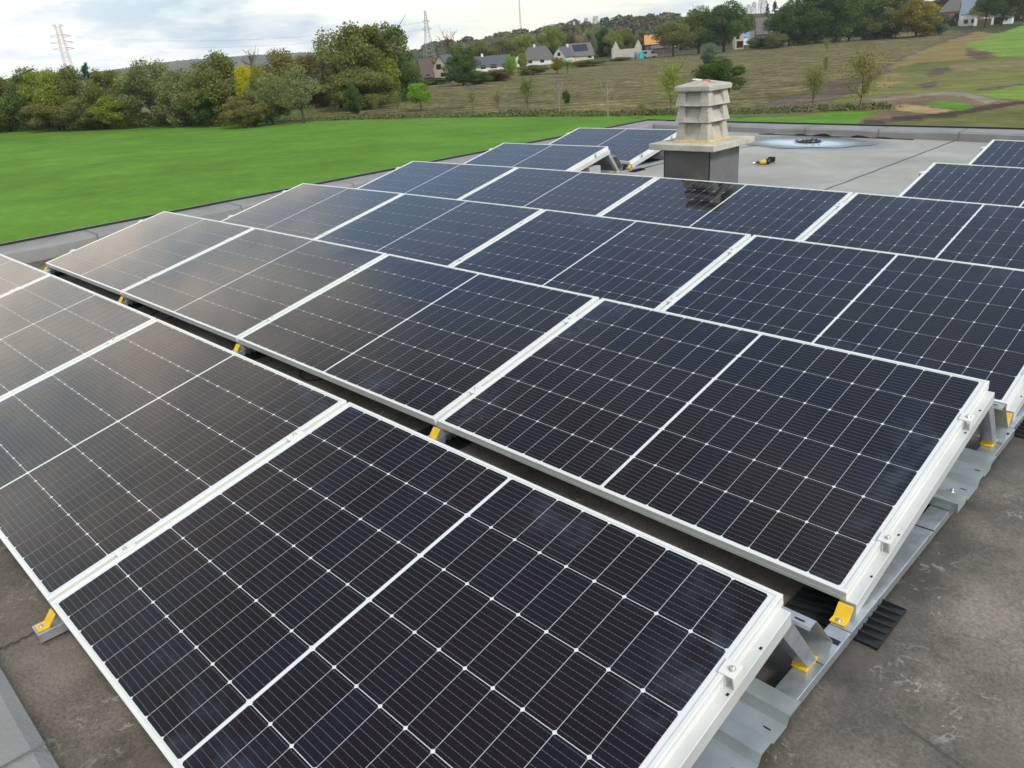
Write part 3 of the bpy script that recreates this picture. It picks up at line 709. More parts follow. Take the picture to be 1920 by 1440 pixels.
# zones of real ground cover: (outline, albedo, edge raggedness in metres)
GRASS = (0.094, 0.205, 0.022); WEED = (0.105, 0.125, 0.045); STUB = (0.128, 0.112, 0.046); SOIL = (0.105, 0.078, 0.058)
OLIVE = (0.150, 0.150, 0.045); TAN = (0.205, 0.155, 0.058); LIME = (0.150, 0.235, 0.040); STRAW = (0.34, 0.25, 0.115); MUD = (0.062, 0.046, 0.036); TRACK = (0.22, 0.185, 0.145); DRYG = (0.17, 0.155, 0.075)
ZONES = [
 ([(560, 214), (700, 190), (800, 158), (1000, 137), (1250, 106), (1500, 82), (1660, 66), (1790, 60), (1815, 63), (1740, 88), (1690, 110), (1640, 135), (1560, 160), (1480, 185), (1400, 203), (1300, 212), (1000, 214), (760, 219)], STUB, 1.5),
 ([(1390, 206), (1470, 184), (1560, 156), (1640, 131), (1700, 104), (1745, 84), (1800, 66), (1830, 60), (1850, 62), (1790, 78), (1735, 100), (1690, 125), (1650, 145), (1600, 175), (1540, 205)], SOIL, 1.2),
 ([(1655, 135), (1700, 108), (1745, 88), (1800, 70), (1835, 60), (1870, 64), (1830, 78), (1870, 96), (1830, 108), (1770, 112), (1720, 122), (1670, 132)], TAN, 2.0),
 ([(1640, 165), (1655, 143), (1690, 138), (1690, 158), (1660, 172)], TAN, 1.2),
 ([(1812, 84), (1850, 70), (1930, 46), (2100, 20), (2100, 88), (1930, 106), (1880, 104), (1850, 96)], LIME, 1.0),
 ([(1815, 90), (1850, 98), (1870, 104), (1840, 110), (1810, 102)], SOIL, .6),
 ([(1730, 143), (1750, 133), (1780, 131), (1770, 142), (1745, 148)], SOIL, .8),
 ([(1720, 160), (1755, 154), (1758, 162), (1725, 168)], SOIL, .8),
 ([(1780, 128), (1850, 122), (1930, 116), (1930, 126), (1850, 131), (1790, 136)], (0.19, 0.15, 0.075), .8),
 ([(1815, 180), (1860, 172), (1930, 158), (2050, 140), (2050, 190), (1930, 190), (1860, 186)], LIME, .6),
 ([(1830, 168), (1870, 164), (1930, 157), (1930, 160), (1870, 168), (1835, 172)], SOIL, .4),
 ([(1480, 214), (1560, 199), (1640, 187), (1720, 184), (1790, 178), (1830, 190), (1870, 188), (1930, 190), (2000, 200), (1930, 200), (1870, 205), (1800, 216), (1700, 224), (1600, 233), (1580, 228), (1660, 214), (1640, 205), (1560, 207), (1500, 216)], (0.155, 0.115, 0.068), 1.0),
 ([(1630, 192), (1700, 187), (1760, 181), (1800, 178), (1830, 184), (1880, 190), (1850, 196), (1810, 187), (1770, 185), (1700, 190), (1640, 195)], TRACK, .4),
 ([(1645, 203), (1680, 199), (1740, 202), (1790, 210), (1740, 214), (1690, 209)], STRAW, .5),
 ([(1730, 198), (1760, 194), (1800, 195), (1832, 203), (1800, 209), (1770, 204)], GRASS, .3),
 ([(1590, 233), (1650, 222), (1740, 214), (1800, 208), (1850, 198), (1900, 192), (2000, 186), (2000, 192), (1900, 198), (1860, 206), (1800, 216), (1720, 225), (1640, 234)], MUD, .35),
 ([(1700, 232), (1760, 222), (1830, 214), (1920, 208), (2050, 205), (2050, 260), (1800, 260)], (0.125, 0.125, 0.036), .5),
 ([(1395, 222), (1500, 219), (1560, 208), (1640, 212), (1610, 230), (1590, 240), (1395, 240)], GRASS, .6),
]
ZP = [(poly(p), c, e) for p, c, e in ZONES]
# the sown field: straight far edge measured from the picture
FIELD = np.array([flat(-900, 285), flat(0, 243), flat(440, 232), flat(800, 222), flat(1080, 219), flat(1300, 217), flat(1400, 224), flat(1420, 240)] + [(-8, 40), (40, 20), (60, -80), (-300, -120)])
def ground_sheet():
    fine = np.radians(np.linspace(-62, 52, 430)); coarse = np.radians(np.linspace(52, 298, 60))[1:-1]
    az0 = math.atan2(FF[1], FF[0]); ang = az0 - np.concatenate([fine, coarse]); na = len(ang)
    rad = np.concatenate([[0.5, 4.0], np.geomspace(7, 60, 70), np.geomspace(60, 420, 190)[1:], np.geomspace(420, 3000, 34)[1:]]); nr = len(rad)
    X = CAM[0] + rad[:, None] * np.cos(ang)[None]; Y = CAM[1] + rad[:, None] * np.sin(ang)[None]
    xf, yf = X.ravel(), Y.ravel()
    Z = np.array([gz(x, y) for x, y in zip(xf, yf)])
    n1 = np.array([mnoise.noise(Vector((x / 6, y / 6, 0))) for x, y in zip(xf, yf)]); n2 = np.array([mnoise.noise(Vector((x / 2.1, y / 2.1, 5))) for x, y in zip(xf, yf)])
    n3 = np.array([mnoise.noise(Vector((x / 17, y / 17, 9))) for x, y in zip(xf, yf)])
    colr = np.tile(np.array(OLIVE), (len(xf), 1)); spk = np.full(len(xf), .32)
    t = np.clip(.5 + 1.6 * n3 + .5 * n1, 0, 1)[:, None]
    colr = colr * (1 - t) + np.array((0.105, 0.118, 0.032)) * t
    t = np.clip((n1 * .8 + n3 * 1.2 - .25) * 3, 0, 1)[:, None]; colr = colr * (1 - t * .25) + np.array(SOIL) * t * .25
    dist = np.hypot(xf - CAM[0], yf - CAM[1])
    wood = (dist > 300)[:, None]
    colr = np.where(wood, np.array((0.05, 0.062, 0.022)) * np.ones_like(colr), colr)
    strip = inside(np.array([flat(-900, 285), flat(-900, 262), flat(0, 233), flat(440, 222), flat(560, 208), flat(800, 206), flat(1080, 206), flat(1300, 203), flat(1420, 203), flat(1480, 224), flat(1300, 224)]), xf, yf)
    colr[strip] = np.array(WEED) * (1 + .5 * n2[strip])[:, None]
    for P, c, e in ZP:
        k = inside(P, xf + .5 * e * (n1 + n2), yf + .5 * e * (n2 - n1)); v = 1 + .16 * n2[k] + .14 * n1[k]
        colr[k] = np.array(c) * v[:, None]; spk[k] = 1.0 if c is STUB else .6 if c in (SOIL, MUD) else .30
    lawn = inside(FIELD, xf + .3 * n1, yf + .3 * n2)
    spk[lawn] = .16; colr[lawn] = np.array(GRASS) * (1 + .10 * n3[lawn] + .06 * n1[lawn])[:, None]
    k = inside(ZP[-1][0], xf + .6 * n1, yf + .6 * n2); colr[k] = np.array(GRASS) * (1 + .15 * n1[k])[:, None]
    faces = [(i * na + j, i * na + (j + 1) % na, (i + 1) * na + (j + 1) % na, (i + 1) * na + j) for i in range(nr - 1) for j in range(na)]
    me = bpy.data.meshes.new('ground'); me.from_pydata(np.stack([xf, yf, Z], 1).tolist(), [], [f[::-1] for f in faces][::1])
    at = me.color_attributes.new('cover', 'FLOAT_COLOR', 'POINT')
    at.data.foreach_set('color', np.concatenate([np.clip(colr, .003, 1), spk[:, None]], 1).astype(np.float32).ravel())
    me.polygons.foreach_set('use_smooth', [True] * len(faces))
    m = bpy.data.materials.new('ground_cover'); m.use_nodes = True; tt = m.node_tree; b = tt.nodes['Principled BSDF']
    a = N(tt, 'ShaderNodeVertexColor'); a.layer_name = 'cover'
    tcn = N(tt, 'ShaderNodeTexCoord')
    def nz(scale, detail, stretch=None, rot=0):
        mp = N(tt, 'ShaderNodeMapping', vector_type='POINT'); mp.inputs['Rotation'].default_value = (0, 0, rot)
        if stretch: mp.inputs['Scale'].default_value = stretch
        tt.links.new(tcn.outputs['Object'], mp.inputs[0])
        n = N(tt, 'ShaderNodeTexNoise'); n.inputs['Scale'].default_value = scale; n.inputs['Detail'].default_value = detail; n.inputs['Roughness'].default_value = .65
        tt.links.new(mp.outputs[0], n.inputs['Vector']); return n.outputs['Fac']
    RZ = math.atan2(FF[1], FF[0]) - .12
    g1 = ramp(tt, nz(0.55, 9, (.45, 1.0, 1), -RZ), [(.32, .45), (.68, 1.45)])
    sp1 = ramp(tt, nz(1.5, 4, (.8, 1.0, 1), -RZ), [(.46, .78), (.62, 1.6)])
    gm = N(tt, 'ShaderNodeMixRGB', blend_type='MULTIPLY'); gm.inputs[0].default_value = 1; tt.links.new(g1, gm.inputs[1]); tt.links.new(sp1, gm.inputs[2]); g1 = gm.outputs[0]
    mpw = N(tt, 'ShaderNodeMapping'); mpw.inputs['Rotation'].default_value = (0, 0, -RZ); tt.links.new(tcn.outputs['Object'], mpw.inputs[0])
    wv = N(tt, 'ShaderNodeTexWave', wave_type='BANDS', bands_direction='X'); wv.inputs['Scale'].default_value = .075; wv.inputs['Distortion'].default_value = 2.2; wv.inputs['Detail'].default_value = 3; wv.inputs['Detail Scale'].default_value = .6
    tt.links.new(mpw.outputs[0], wv.inputs[0]); rw = ramp(tt, wv.outputs['Fac'], [(0.2, .84), (0.8, 1.14)])
    gw = N(tt, 'ShaderNodeMixRGB', blend_type='MULTIPLY'); gw.inputs[0].default_value = 1; tt.links.new(g1, gw.inputs[1]); tt.links.new(rw, gw.inputs[2]); g1 = gw.outputs[0]
    g2 = ramp(tt, nz(0.16, 5), [(.3, .82), (.7, 1.18)])
    even = a.outputs['Alpha']
    m1 = N(tt, 'ShaderNodeMixRGB', blend_type='MULTIPLY'); tt.links.new(even, m1.inputs[0]); tt.links.new(a.outputs[0], m1.inputs[1]); tt.links.new(g1, m1.inputs[2])
    m2 = N(tt, 'ShaderNodeMixRGB', blend_type='MULTIPLY'); m2.inputs[0].default_value = 1; tt.links.new(m1.outputs[0], m2.inputs[1]); tt.links.new(g2, m2.inputs[2])
    tt.links.new(m2.outputs[0], b.inputs['Base Color']); b.inputs['Roughness'].default_value = .95; b.inputs['Specular IOR Level'].default_value = .1
    me.materials.append(m)
    o = bpy.data.objects.new('ground', me); COL.objects.link(o); tag(o, 'open fields of sown grass, stubble and moved earth round the building', 'ground', kind='structure')
ground_sheet()
# far blue ridge beyond the trees
def ridge(name, pts, dist, m, label):
    mb = MB(); n = 700; px = np.linspace(pts[0][0], pts[-1][0], n); py = np.interp(px, [p[0] for p in pts], [p[1] for p in pts]); vs = []
    for i in range(n):
        d = unproj(px[i], py[i]); h = math.hypot(d[0], d[1]); x, y = CAM[0] + d[0] / h * dist, CAM[1] + d[1] / h * dist
        zt = CAM[2] + d[2] / h * dist; zt += dist * .0011 * mnoise.noise(Vector((i * .08, 0, dist))) + dist * .0011 * mnoise.noise(Vector((i * .55, 3, dist)))
        ux, uy = d[0] / h, d[1] / h
        for f_, zz_ in ((-.25, H0 - 1), (-.08, H0 + (zt - H0) * .7), (0, zt), (.06, H0 + (zt - H0) * .7), (.2, H0 - 1)):
            vs.append((x + ux * dist * f_, y + uy * dist * f_, zz_))
    mb.add(vs, [(5 * i + k, 5 * i + k + 1, 5 * i + k + 6, 5 * i + k + 5) for i in range(n - 1) for k in range(4)])
    tag(mb.build(name, m, smooth=True), label, 'hills', kind='structure')
ridge('hills', [(-500, 172), (0, 158), (160, 138), (250, 125), (330, 114), (430, 106), (520, 100), (620, 97), (760, 96), (900, 100)], 2400, mat('wooded_ridge', (0.085, 0.085, 0.05), .95, var=.55, scale=.025, spec=.1), 'distant blue wooded ridge on the horizon')

# ------------------------------------------------------------------ trees
def leaf_mat(name, c, var=.38):
    m = mat(name, tuple(x * (1 + var) for x in c), .8, col2=tuple(x * (1 - var) for x in c), scale=1.3, island=.30, spec=.15, detail=3)
    t = m.node_tree; b = t.nodes['Principled BSDF']; o = t.nodes['Material Output']; tr = N(t, 'ShaderNodeBsdfTranslucent'); ms = N(t, 'ShaderNodeMixShader'); ms.inputs[0].default_value = .38
    t.links.new(b.inputs['Base Color'].links[0].from_socket, tr.inputs[0]); t.links.new(b.outputs[0], ms.inputs[1]); t.links.new(tr.outputs[0], ms.inputs[2]); t.links.new(ms.outputs[0], o.inputs[0])
    return m
LEAF = {k: leaf_mat('foliage_' + k, tuple(v * f for v, f in zip(c, (2.40, 2.62, 1.9)))) for k, c in dict(
    dark=(.040, .060, .020), mid=(.058, .074, .022), olive=(.088, .086, .032), grey=(.098, .102, .055), tan=(.112, .096, .042), yellow=(.225, .195, .016),
    yg=(.112, .120, .026), bright=(.095, .155, .022), brown=(.088, .066, .032), pine=(.022, .042, .018), purple=(.045, .020, .026), gold=(.125, .100, .022), bluegrey=(.060, .075, .058), rust=(.105, .064, .028)).items()}
BARK = mat('bark', (.085, .072, .056), .95, var=.3, scale=6, spec=.1); PALEB = mat('pale_bark', (.30, .275, .235), .9, var=.2, scale=6)
nr_ = np.random.default_rng(11)
def quads(C, size, up=0.0):
    n = len(C); a = nr_.normal(size=(n, 3)); a[:, 2] += up; a /= np.linalg.norm(a, axis=1)[:, None]
    b = np.cross(a, nr_.normal(size=(n, 3))); b /= np.linalg.norm(b, axis=1)[:, None]
    s = size * nr_.uniform(.5, 1.4, n)[:, None]
    return np.stack([C - a * s, C + b * s * .62, C + a * s, C - b * s * .62], 1).reshape(-1, 3)
def mesh_np(name, V, m):
    me = bpy.data.meshes.new(name); n = len(V) // 4
    me.vertices.add(len(V)); me.vertices.foreach_set('co', V.astype(np.float32).ravel())
    me.loops.add(4 * n); me.loops.foreach_set('vertex_index', np.arange(4 * n, dtype=np.int32))
    me.polygons.add(n); me.polygons.foreach_set('loop_start', np.arange(0, 4 * n, 4, dtype=np.int32))
    me.update(calc_edges=True); me.materials.append(m); return me
def limbs(mb, base, dirn, ln, r, depth, tips, spread=.6, n=5):
    p = np.array(base, float); d = np.array(dirn, float); d /= np.linalg.norm(d); pts = [p.copy()]
    for i in range(4):
        d = d + nr_.normal(size=3) * .10; d[2] += .05; d /= np.linalg.norm(d); p = p + d * ln / 4; pts.append(p.copy()); tips.append(p.copy())
    mb.tube(pts, r, n, r1=r * .45)
    if depth > 0:
        for _ in range(3 if depth > 1 else 4):
            k = nr_.integers(1, 5); dd = d + nr_.normal(size=3) * spread; dd[2] = abs(dd[2]) * .8 + .15
            limbs(mb, pts[k], dd, ln * nr_.uniform(.5, .75), r * .5, depth - 1, tips, spread, 4 if depth > 1 else 3)
def make_tree(kind, seed):
    global nr_
    nr_ = np.random.default_rng(seed); tk = MB(); V = None; tips = []
    if kind in ('broad', 'bushy', 'open'):
        low = {'broad': .22, 'bushy': .02, 'open': .15}[kind]
        tk.tube([(0, 0, -.03), (.01, 0, low), (0, .01, .55)], .028, 7, r1=.012)
        for _ in range(7): limbs(tk, (0, 0, nr_.uniform(low, .5)), nr_.normal(size=3) * [1, 1, .3] + [0, 0, .7], nr_.uniform(.25, .42), .012, 1, tips)
        nl = {'broad': 40, 'bushy': 62, 'open': 26}[kind]; Cs = []
        for _ in range(nl):
            while True:
                q = nr_.uniform(-1, 1, 3)
                if .25 < np.linalg.norm(q) < 1: break
            z = low + (1 - low) * (.5 + .5 * q[2]); f = 1.0 if kind != 'bushy' else 1.05
            zz_ = (z - low) / (1 - low); wd = .5 * math.sqrt(max(.08, 1 - (abs(zz_ - .45) / .62) ** 2))
            c = np.array([q[0] * wd, q[1] * wd, z]) * [.82 * f, .82 * f, .92]; rr = nr_.uniform(.09, .17) if kind != 'bushy' else nr_.uniform(.075, .135)
            n = int(16000 * rr * (1 if kind != 'open' else .45) / 5)
            u = nr_.normal(size=(n, 3)); u /= np.linalg.norm(u, axis=1)[:, None]; u *= (nr_.uniform(.45, 1.0, n) ** .6)[:, None] * rr * [1, 1, .85]
            Cs.append(c + u)
        C = np.concatenate(Cs); C = C[C[:, 2] > .0]; C += nr_.normal(size=C.shape) * (.020 if kind == 'bushy' else .012)
        V = quads(C, .0145 if kind != 'open' else .0135)
    elif kind == 'airy':
        tk.tube([(0, 0, -.03), (.01, .005, .3), (0, .01, .85)], .012, 6, r1=.004)
        for _ in range(16): limbs(tk, (0, 0, nr_.uniform(.15, .7)), nr_.normal(size=3) * [1, 1, .1] * .8 + [0, 0, .8], nr_.uniform(.16, .32), .004, 1, tips, .5, 4)
        n = 1500; q = nr_.normal(size=(n, 3)) * [.19, .19, .17] + [0, 0, .6]; q = q[(q[:, 2] > .16) & (q[:, 2] < 1)]
        T = np.array(tips); C = np.concatenate([q, np.repeat(T, 3, 0) + nr_.normal(size=(len(T) * 3, 3)) * .03]); V = quads(C, .0155)
    elif kind == 'bare':
        tk.tube([(0, 0, -.03), (.01, .005, .4), (0, .01, .85)], .02, 6, r1=.008)
        for _ in range(16): limbs(tk, (0, 0, nr_.uniform(.25, .7)), nr_.normal(size=3) * [1, 1, .2] * .7 + [0, 0, .8], nr_.uniform(.2, .36), .009, 1, tips, .55, 4)
        T = np.array(tips); C = T[nr_.integers(0, len(T), 260)] + nr_.normal(size=(260, 3)) * .012; V = quads(C, .009)
    elif kind == 'conifer':
        tk.tube([(0, 0, -.03), (0, 0, .95)], .02, 6, r1=.004); Cs = []
        for _ in range(70):
            z = nr_.uniform(.06, .98); a = nr_.uniform(0, 6.28); L_ = .5 * (1 - z) ** .8 * nr_.uniform(.7, 1.1) + .03; t = nr_.uniform(.1, 1, 70)
            Cs.append(np.stack([np.cos(a) * L_ * t, np.sin(a) * L_ * t, z - .10 * t * L_ * 2 + .03 * t ** 2], 1) + nr_.normal(size=(70, 3)) * .016)
        V = quads(np.concatenate(Cs), .016)
    elif kind == 'poplar':
        tk.tube([(0, 0, -.03), (0, 0, .9)], .02, 6, r1=.004); n = 3200; z = nr_.uniform(.08, 1, n); a = nr_.uniform(0, 6.28, n)
        rr = .5 * np.sqrt(np.clip(1 - ((z - .45) / .6) ** 2, .02, 1)) * nr_.uniform(.3, 1, n) ** .5
        V = quads(np.stack([rr * np.cos(a), rr * np.sin(a), z], 1), .014, 1.5)
    tm = tk.build('trunk', BARK, None); cm = mesh_np('crown', V, LEAF['mid'])
    me = tm.data; bpy.data.objects.remove(tm); return me, cm
TREES = {}
for k, ns in (('broad', 4), ('bushy', 5), ('open', 2), ('airy', 3), ('bare', 2), ('conifer', 2), ('poplar', 1)):
    TREES[k] = [make_tree(k, 100 + 17 * i + len(k) * 7) for i in range(ns)]
tseed = random.Random(4)
def tree(name, px, py, top, wpx, kind, leaf, label, group=None, cat='tree', var=None, bark=None, dist=None):
    if dist is None: x, y, z = ground(px, py)
    else:
        x, y = at_dist(px, py, dist); z = gz(x, y)
    D = math.hypot(x - CAM[0], y - CAM[1])
    # height so that the tip reaches the row `top`
    dd = unproj(px, top); hgt = (CAM[2] + dd[2] / math.hypot(dd[0], dd[1]) * D - z) * (1.07 if kind in ('broad', 'bushy', 'open') else 1.0)
    wid = wpx / FPX * D * (1.30 if kind == 'bushy' else 1.18)
    r = empty(name, (x, y, z), tseed.random() * 6.28); tag(r, label, cat, group)
    lst = TREES[kind]; tmz, cmz = lst[(var if var is not None else tseed.randrange(len(lst))) % len(lst)]
    for nm, me, m in (('trunk', tmz, bark or BARK), ('crown', cmz, LEAF[leaf])):
        o = bpy.data.objects.new(nm, me); COL.objects.link(o); o.parent = r
        o.material_slots[0].link = 'OBJECT'; o.material_slots[0].material = m
    r.scale = (wid, wid, hgt); return r
HG = 'trees of the hedgerow beyond the green field'
T = tree
T('broadleaf_tree', -40, 247, 150, 110, 'bushy', 'olive', 'olive tree at the far left edge of the hedgerow', HG)
T('broadleaf_tree', 22, 246, 139, 90, 'bushy', 'olive', 'olive yellow leaning tree at left end of the field hedgerow', HG)
T('broadleaf_tree', 16, 247, 178, 60, 'bushy', 'yg', 'low yellow green bush at left end of the field hedgerow', HG, 'bush')
T('broadleaf_tree', 78, 243, 128, 78, 'bushy', 'mid', 'grey green bushy tree under the left pylon', HG)
T('broadleaf_tree', 112, 244, 121, 70, 'bushy', 'yg', 'yellowing tree just below the red pylon', HG)
T('broadleaf_tree', 148, 241, 125, 72, 'bushy', 'olive', 'brown olive tree left of the dark pine', HG)
T('broadleaf_tree', 120, 244, 178, 80, 'bushy', 'tan', 'low brownish shrub in front of the yellowing tree', HG, 'bush')
T('pine_tree', 188, 236, 117, 52, 'conifer', 'pine', 'dark pointed pine in the left hedgerow', HG)
T('broadleaf_tree', 222, 239, 122, 66, 'bushy', 'olive', 'light olive tree right of the dark pine', HG)
T('broadleaf_tree', 178, 242, 180, 84, 'bushy', 'olive', 'low olive shrub below the dark pine', HG, 'bush')
T('broadleaf_tree', 226, 241, 176, 64, 'bushy', 'yg', 'low yellow green shrub right of the dark pine', HG, 'bush')
T('willow_tree', 296, 237, 114, 96, 'bushy', 'grey', 'broad grey green willow in the left hedgerow', HG)
T('willow_tree', 362, 235, 130, 88, 'bushy', 'grey', 'pale grey willow with thin branches beside the dark round tree', HG)
T('broadleaf_tree', 425, 234, 100, 100, 'bushy', 'olive', 'tall olive green tree left of the yellow tree', HG)
T('broadleaf_tree', 405, 236, 160, 70, 'bushy', 'dark', 'dark green lower tree in front of the tall olive green tree', HG)
T('yellow_tree', 476, 233, 116, 36, 'broad', 'yellow', 'bright yellow autumn tree standing out of the hedgerow', HG)
T('broadleaf_tree', 500, 233, 126, 30, 'broad', 'yg', 'lime yellow tree close right of the bright yellow tree', HG)
T('broadleaf_tree', 470, 238, 172, 74, 'bushy', 'tan', 'brownish bush below the bright yellow tree', HG, 'bush')
T('willow_tree', 512, 233, 135, 66, 'bushy', 'grey', 'grey willow right of the yellow tree', HG)
T('willow_tree', 570, 231, 122, 78, 'open', 'grey', 'sparse grey willow at the right end of the hedgerow', HG)
T('broadleaf_tree', 545, 205, 94, 90, 'bushy', 'tan', 'tan coloured tree behind the grey willows', HG)
T('broadleaf_tree', 600, 200, 96, 80, 'bushy', 'brown', 'brown autumn tree left of the big tree group', HG)
T('broadleaf_tree', 590, 195, 140, 70, 'bushy', 'olive', 'olive undergrowth tree between willow and big tree group', HG)
T('willow_tree', 640, 203, 52, 118, 'open', 'olive', 'twiggy open willow on the left of the big tree group', 'big tree group at the corner of the stubble field')
T('oak_tree', 697, 197, 33, 124, 'bushy', 'olive', 'largest green yellow tree of the big tree group', 'big tree group at the corner of the stubble field')
T('oak_tree', 748, 190, 45, 84, 'bushy', 'dark', 'dark green tree on the right of the big tree group', 'big tree group at the corner of the stubble field')
T('oak_tree', 712, 196, 92, 78, 'bushy', 'yg', 'yellow green lower tree in front of the big tree group', 'big tree group at the corner of the stubble field')
T('oak_tree', 742, 188, 117, 34, 'broad', 'gold', 'golden small tree at the right foot of the big tree group', 'big tree group at the corner of the stubble field')
T('oak_tree', 675, 205, 130, 110, 'bushy', 'olive', 'shadowed olive thicket under the big tree group', 'big tree group at the corner of the stubble field', 'bush')
T('oak_tree', 768, 182, 110, 46, 'bushy', 'olive', 'olive shrub between the big tree group and the pink gabled house', 'big tree group at the corner of the stubble field', 'bush')
T('ash_tree', 845, 150, 48, 46, 'bare', 'tan', 'tall bare tree behind the pink gabled house', dist=240)
T('ash_tree', 488, 215, 78, 46, 'bare', 'brown', 'bare grey tree with nests above the yellow tree', dist=190)
T('ash_tree', 278, 215, 100, 34, 'bare', 'brown', 'bare reddish tree above the hedgerow by the grey willow', dist=190)
SG = 'young trees planted along the edge of the stubble field'
T('young_tree', 665, 214, 154, 28, 'bushy', 'dark', 'slender dark green young tree at left of the planted line', SG)
T('young_tree', 790, 207, 153, 40, 'broad', 'bright', 'bright green round young tree in the planted line', SG)
T('young_tree', 629, 208, 170, 24, 'airy', 'grey', 'small grey green sapling beside the slender dark tree', SG)
T('young_tree', 706, 217, 180, 18, 'airy', 'olive', 'faint thin sapling between the dark and the bright young trees', SG)
T('young_tree', 746, 211, 170, 26, 'airy', 'grey', 'pale airy sapling left of the bright green young tree', SG)
T('young_tree', 887, 213, 163, 24, 'airy', 'grey', 'grey airy sapling, first right of the bright green young tree', SG)
T('young_tree', 935, 214, 166, 26, 'airy', 'grey', 'grey airy sapling, second right of the bright green young tree', SG)
T('young_tree', 990, 210, 138, 36, 'airy', 'mid', 'green airy sapling leaning right in mid stubble field', SG)
T('young_tree', 1049, 214, 146, 30, 'bare', 'tan', 'bare pale sapling with a green bush at its side', SG, bark=PALEB)
T('young_tree', 1062, 194, 170, 13, 'bushy', 'dark', 'tiny dark green bush beside the bare pale sapling', SG, 'bush')
T('birch_tree', 1140, 219, 144, 44, 'bare', 'brown', 'bare white stemmed birch in front of the stubble field', SG, bark=PALEB)
T('young_tree', 1204, 221, 190, 26, 'airy', 'olive', 'short thin sapling left of the chimney', SG)
T('young_tree', 1258, 214, 106, 60, 'airy', 'yg', 'yellow olive young tree just left of the chimney cap', SG)
T('young_tree', 1346, 190, 113, 82, 'broad', 'dark', 'dark green round tree behind the chimney cap', SG)
T('young_tree', 1330, 122, 88, 24, 'bushy', 'bluegrey', 'small blue grey conifer shaped bush above the chimney', SG)
T('young_tree', 1523, 205, 118, 46, 'airy', 'olive', 'airy green sapling on the ploughed strip', SG)
T('young_tree', 1550, 98, 69, 18, 'airy', 'grey', 'small leafy sapling far out in the stubble field', SG)
T('young_tree', 1547, 142, 100, 16, 'airy', 'olive', 'low thin sapling below the far leafy sapling', SG)
T('young_tree', 1612, 206, 82, 74, 'airy', 'tan', 'open tree with dry pale leaves above the back parapet', SG)
T('young_tree', 1642, 74, 58, 20, 'bushy', 'yg', 'yellow green bush at the foot of the dark tree wall', SG, 'bush')
MG = 'trees and bushes between the stubble field and the village'
T('garden_tree', 868, 160, 98, 58, 'bushy', 'dark', 'dark green tree right of the pink gabled house', MG)
T('garden_tree', 892, 158, 132, 50, 'bushy', 'mid', 'low dark hedge under the slate roofed bungalow', MG, 'bush')
T('garden_tree', 930, 152, 130, 60, 'bushy', 'brown', 'brownish hedge in front of the long bungalow', MG, 'bush')
T('garden_tree', 958, 148, 102, 24, 'broad', 'bright', 'light green narrow tree in front of the bungalow', MG)
T('garden_tree', 981, 138, 98, 16, 'broad', 'yg', 'yellow green tree before the grey roofed house', MG)
T('garden_tree', 1000, 140, 122, 50, 'bushy', 'olive', 'olive bushes in front of the grey roofed house', MG, 'bush')
T('garden_tree', 1045, 138, 106, 26, 'broad', 'gold', 'golden bush before the white gabled house', MG)
T('garden_tree', 1064, 138, 108, 28, 'airy', 'mid', 'thin green tree left of the cream gabled house', MG)
T('garden_tree', 1100, 124, 112, 60, 'bushy', 'olive', 'low olive bushes before the cream gabled house', MG, 'bush')
T('garden_tree', 1165, 114, 107, 40, 'bushy', 'brown', 'low brown weeds in front of the unfinished house', MG, 'bush')
T('garden_tree', 818, 158, 146, 50, 'bushy', 'dark', 'dark green hedge in front of the pink gabled house', MG, 'bush')
T('garden_tree', 785, 168, 150, 44, 'bushy', 'brown', 'brown hedge below the dark red roof', MG, 'bush')
T('conifer_tree', 1130, 106, 56, 48, 'bushy', 'pine', 'black green tree between cream gabled and unfinished houses', MG)
T('garden_tree', 1068, 104, 74, 36, 'bushy', 'rust', 'reddish brown tree left of the solar roofed house', MG)
T('garden_tree', 805, 128, 108, 20, 'broad', 'gold', 'orange yellow tree beside the dark red roof', MG)
WG = 'trees of the village wood'
for i, (px, b_, tp, w_, kd, lf_, lb) in enumerate([
    (900, 122, 78, 50, 'bushy', 'olive', 'olive tree above the left end of the bungalow roof'),
    (945, 118, 70, 56, 'bushy', 'olive', 'rounded olive tree above the bungalow roof'),
    (990, 112, 62, 46, 'bushy', 'yg', 'yellowish tree above the grey roofed house'),
    (1036, 106, 50, 44, 'broad', 'yg', 'tall yellow green tree behind the white gabled house'),
    (1072, 100, 62, 30, 'bushy', 'brown', 'brown tree behind the solar roofed house'),
    (1105, 92, 56, 24, 'bushy', 'grey', 'grey tree behind the small white gable'),
    (1150, 92, 58, 30, 'bushy', 'yg', 'yellow green tree left above the unfinished house'),
    (1172, 92, 54, 30, 'bushy', 'olive', 'olive tree behind the unfinished house'),
    (1188, 92, 52, 20, 'conifer', 'pine', 'dark conifer right behind the unfinished house'),
    (1205, 90, 55, 24, 'bushy', 'olive', 'olive tree left of the orange roof'),
    (860, 120, 84, 40, 'bushy', 'mid', 'mid green tree behind the bare tree'),
    (1085, 90, 40, 12, 'poplar', 'olive', 'slim poplar pair member, left, on the wood edge'),
    (1100, 88, 34, 11, 'poplar', 'mid', 'slim green poplar on the wood edge above the small white gable'),
    (1118, 88, 30, 14, 'poplar', 'tan', 'slim tan poplar on the wood edge')]):
    T('wood_tree', px, b_, tp, w_, kd, lf_, lb, WG, dist=330 + 6 * (i % 5))
RG = 'tall trees on the right skyline'
T('oak_tree', 1262, 106, 38, 66, 'broad', 'olive', 'light green oak, left one of the three big field trees', RG)
T('oak_tree', 1310, 101, 18, 76, 'broad', 'mid', 'mid green oak, middle one of the three big field trees', RG)
T('oak_tree', 1357, 98, 9, 84, 'broad', 'dark', 'dark green oak, right one of the three big field trees', RG)
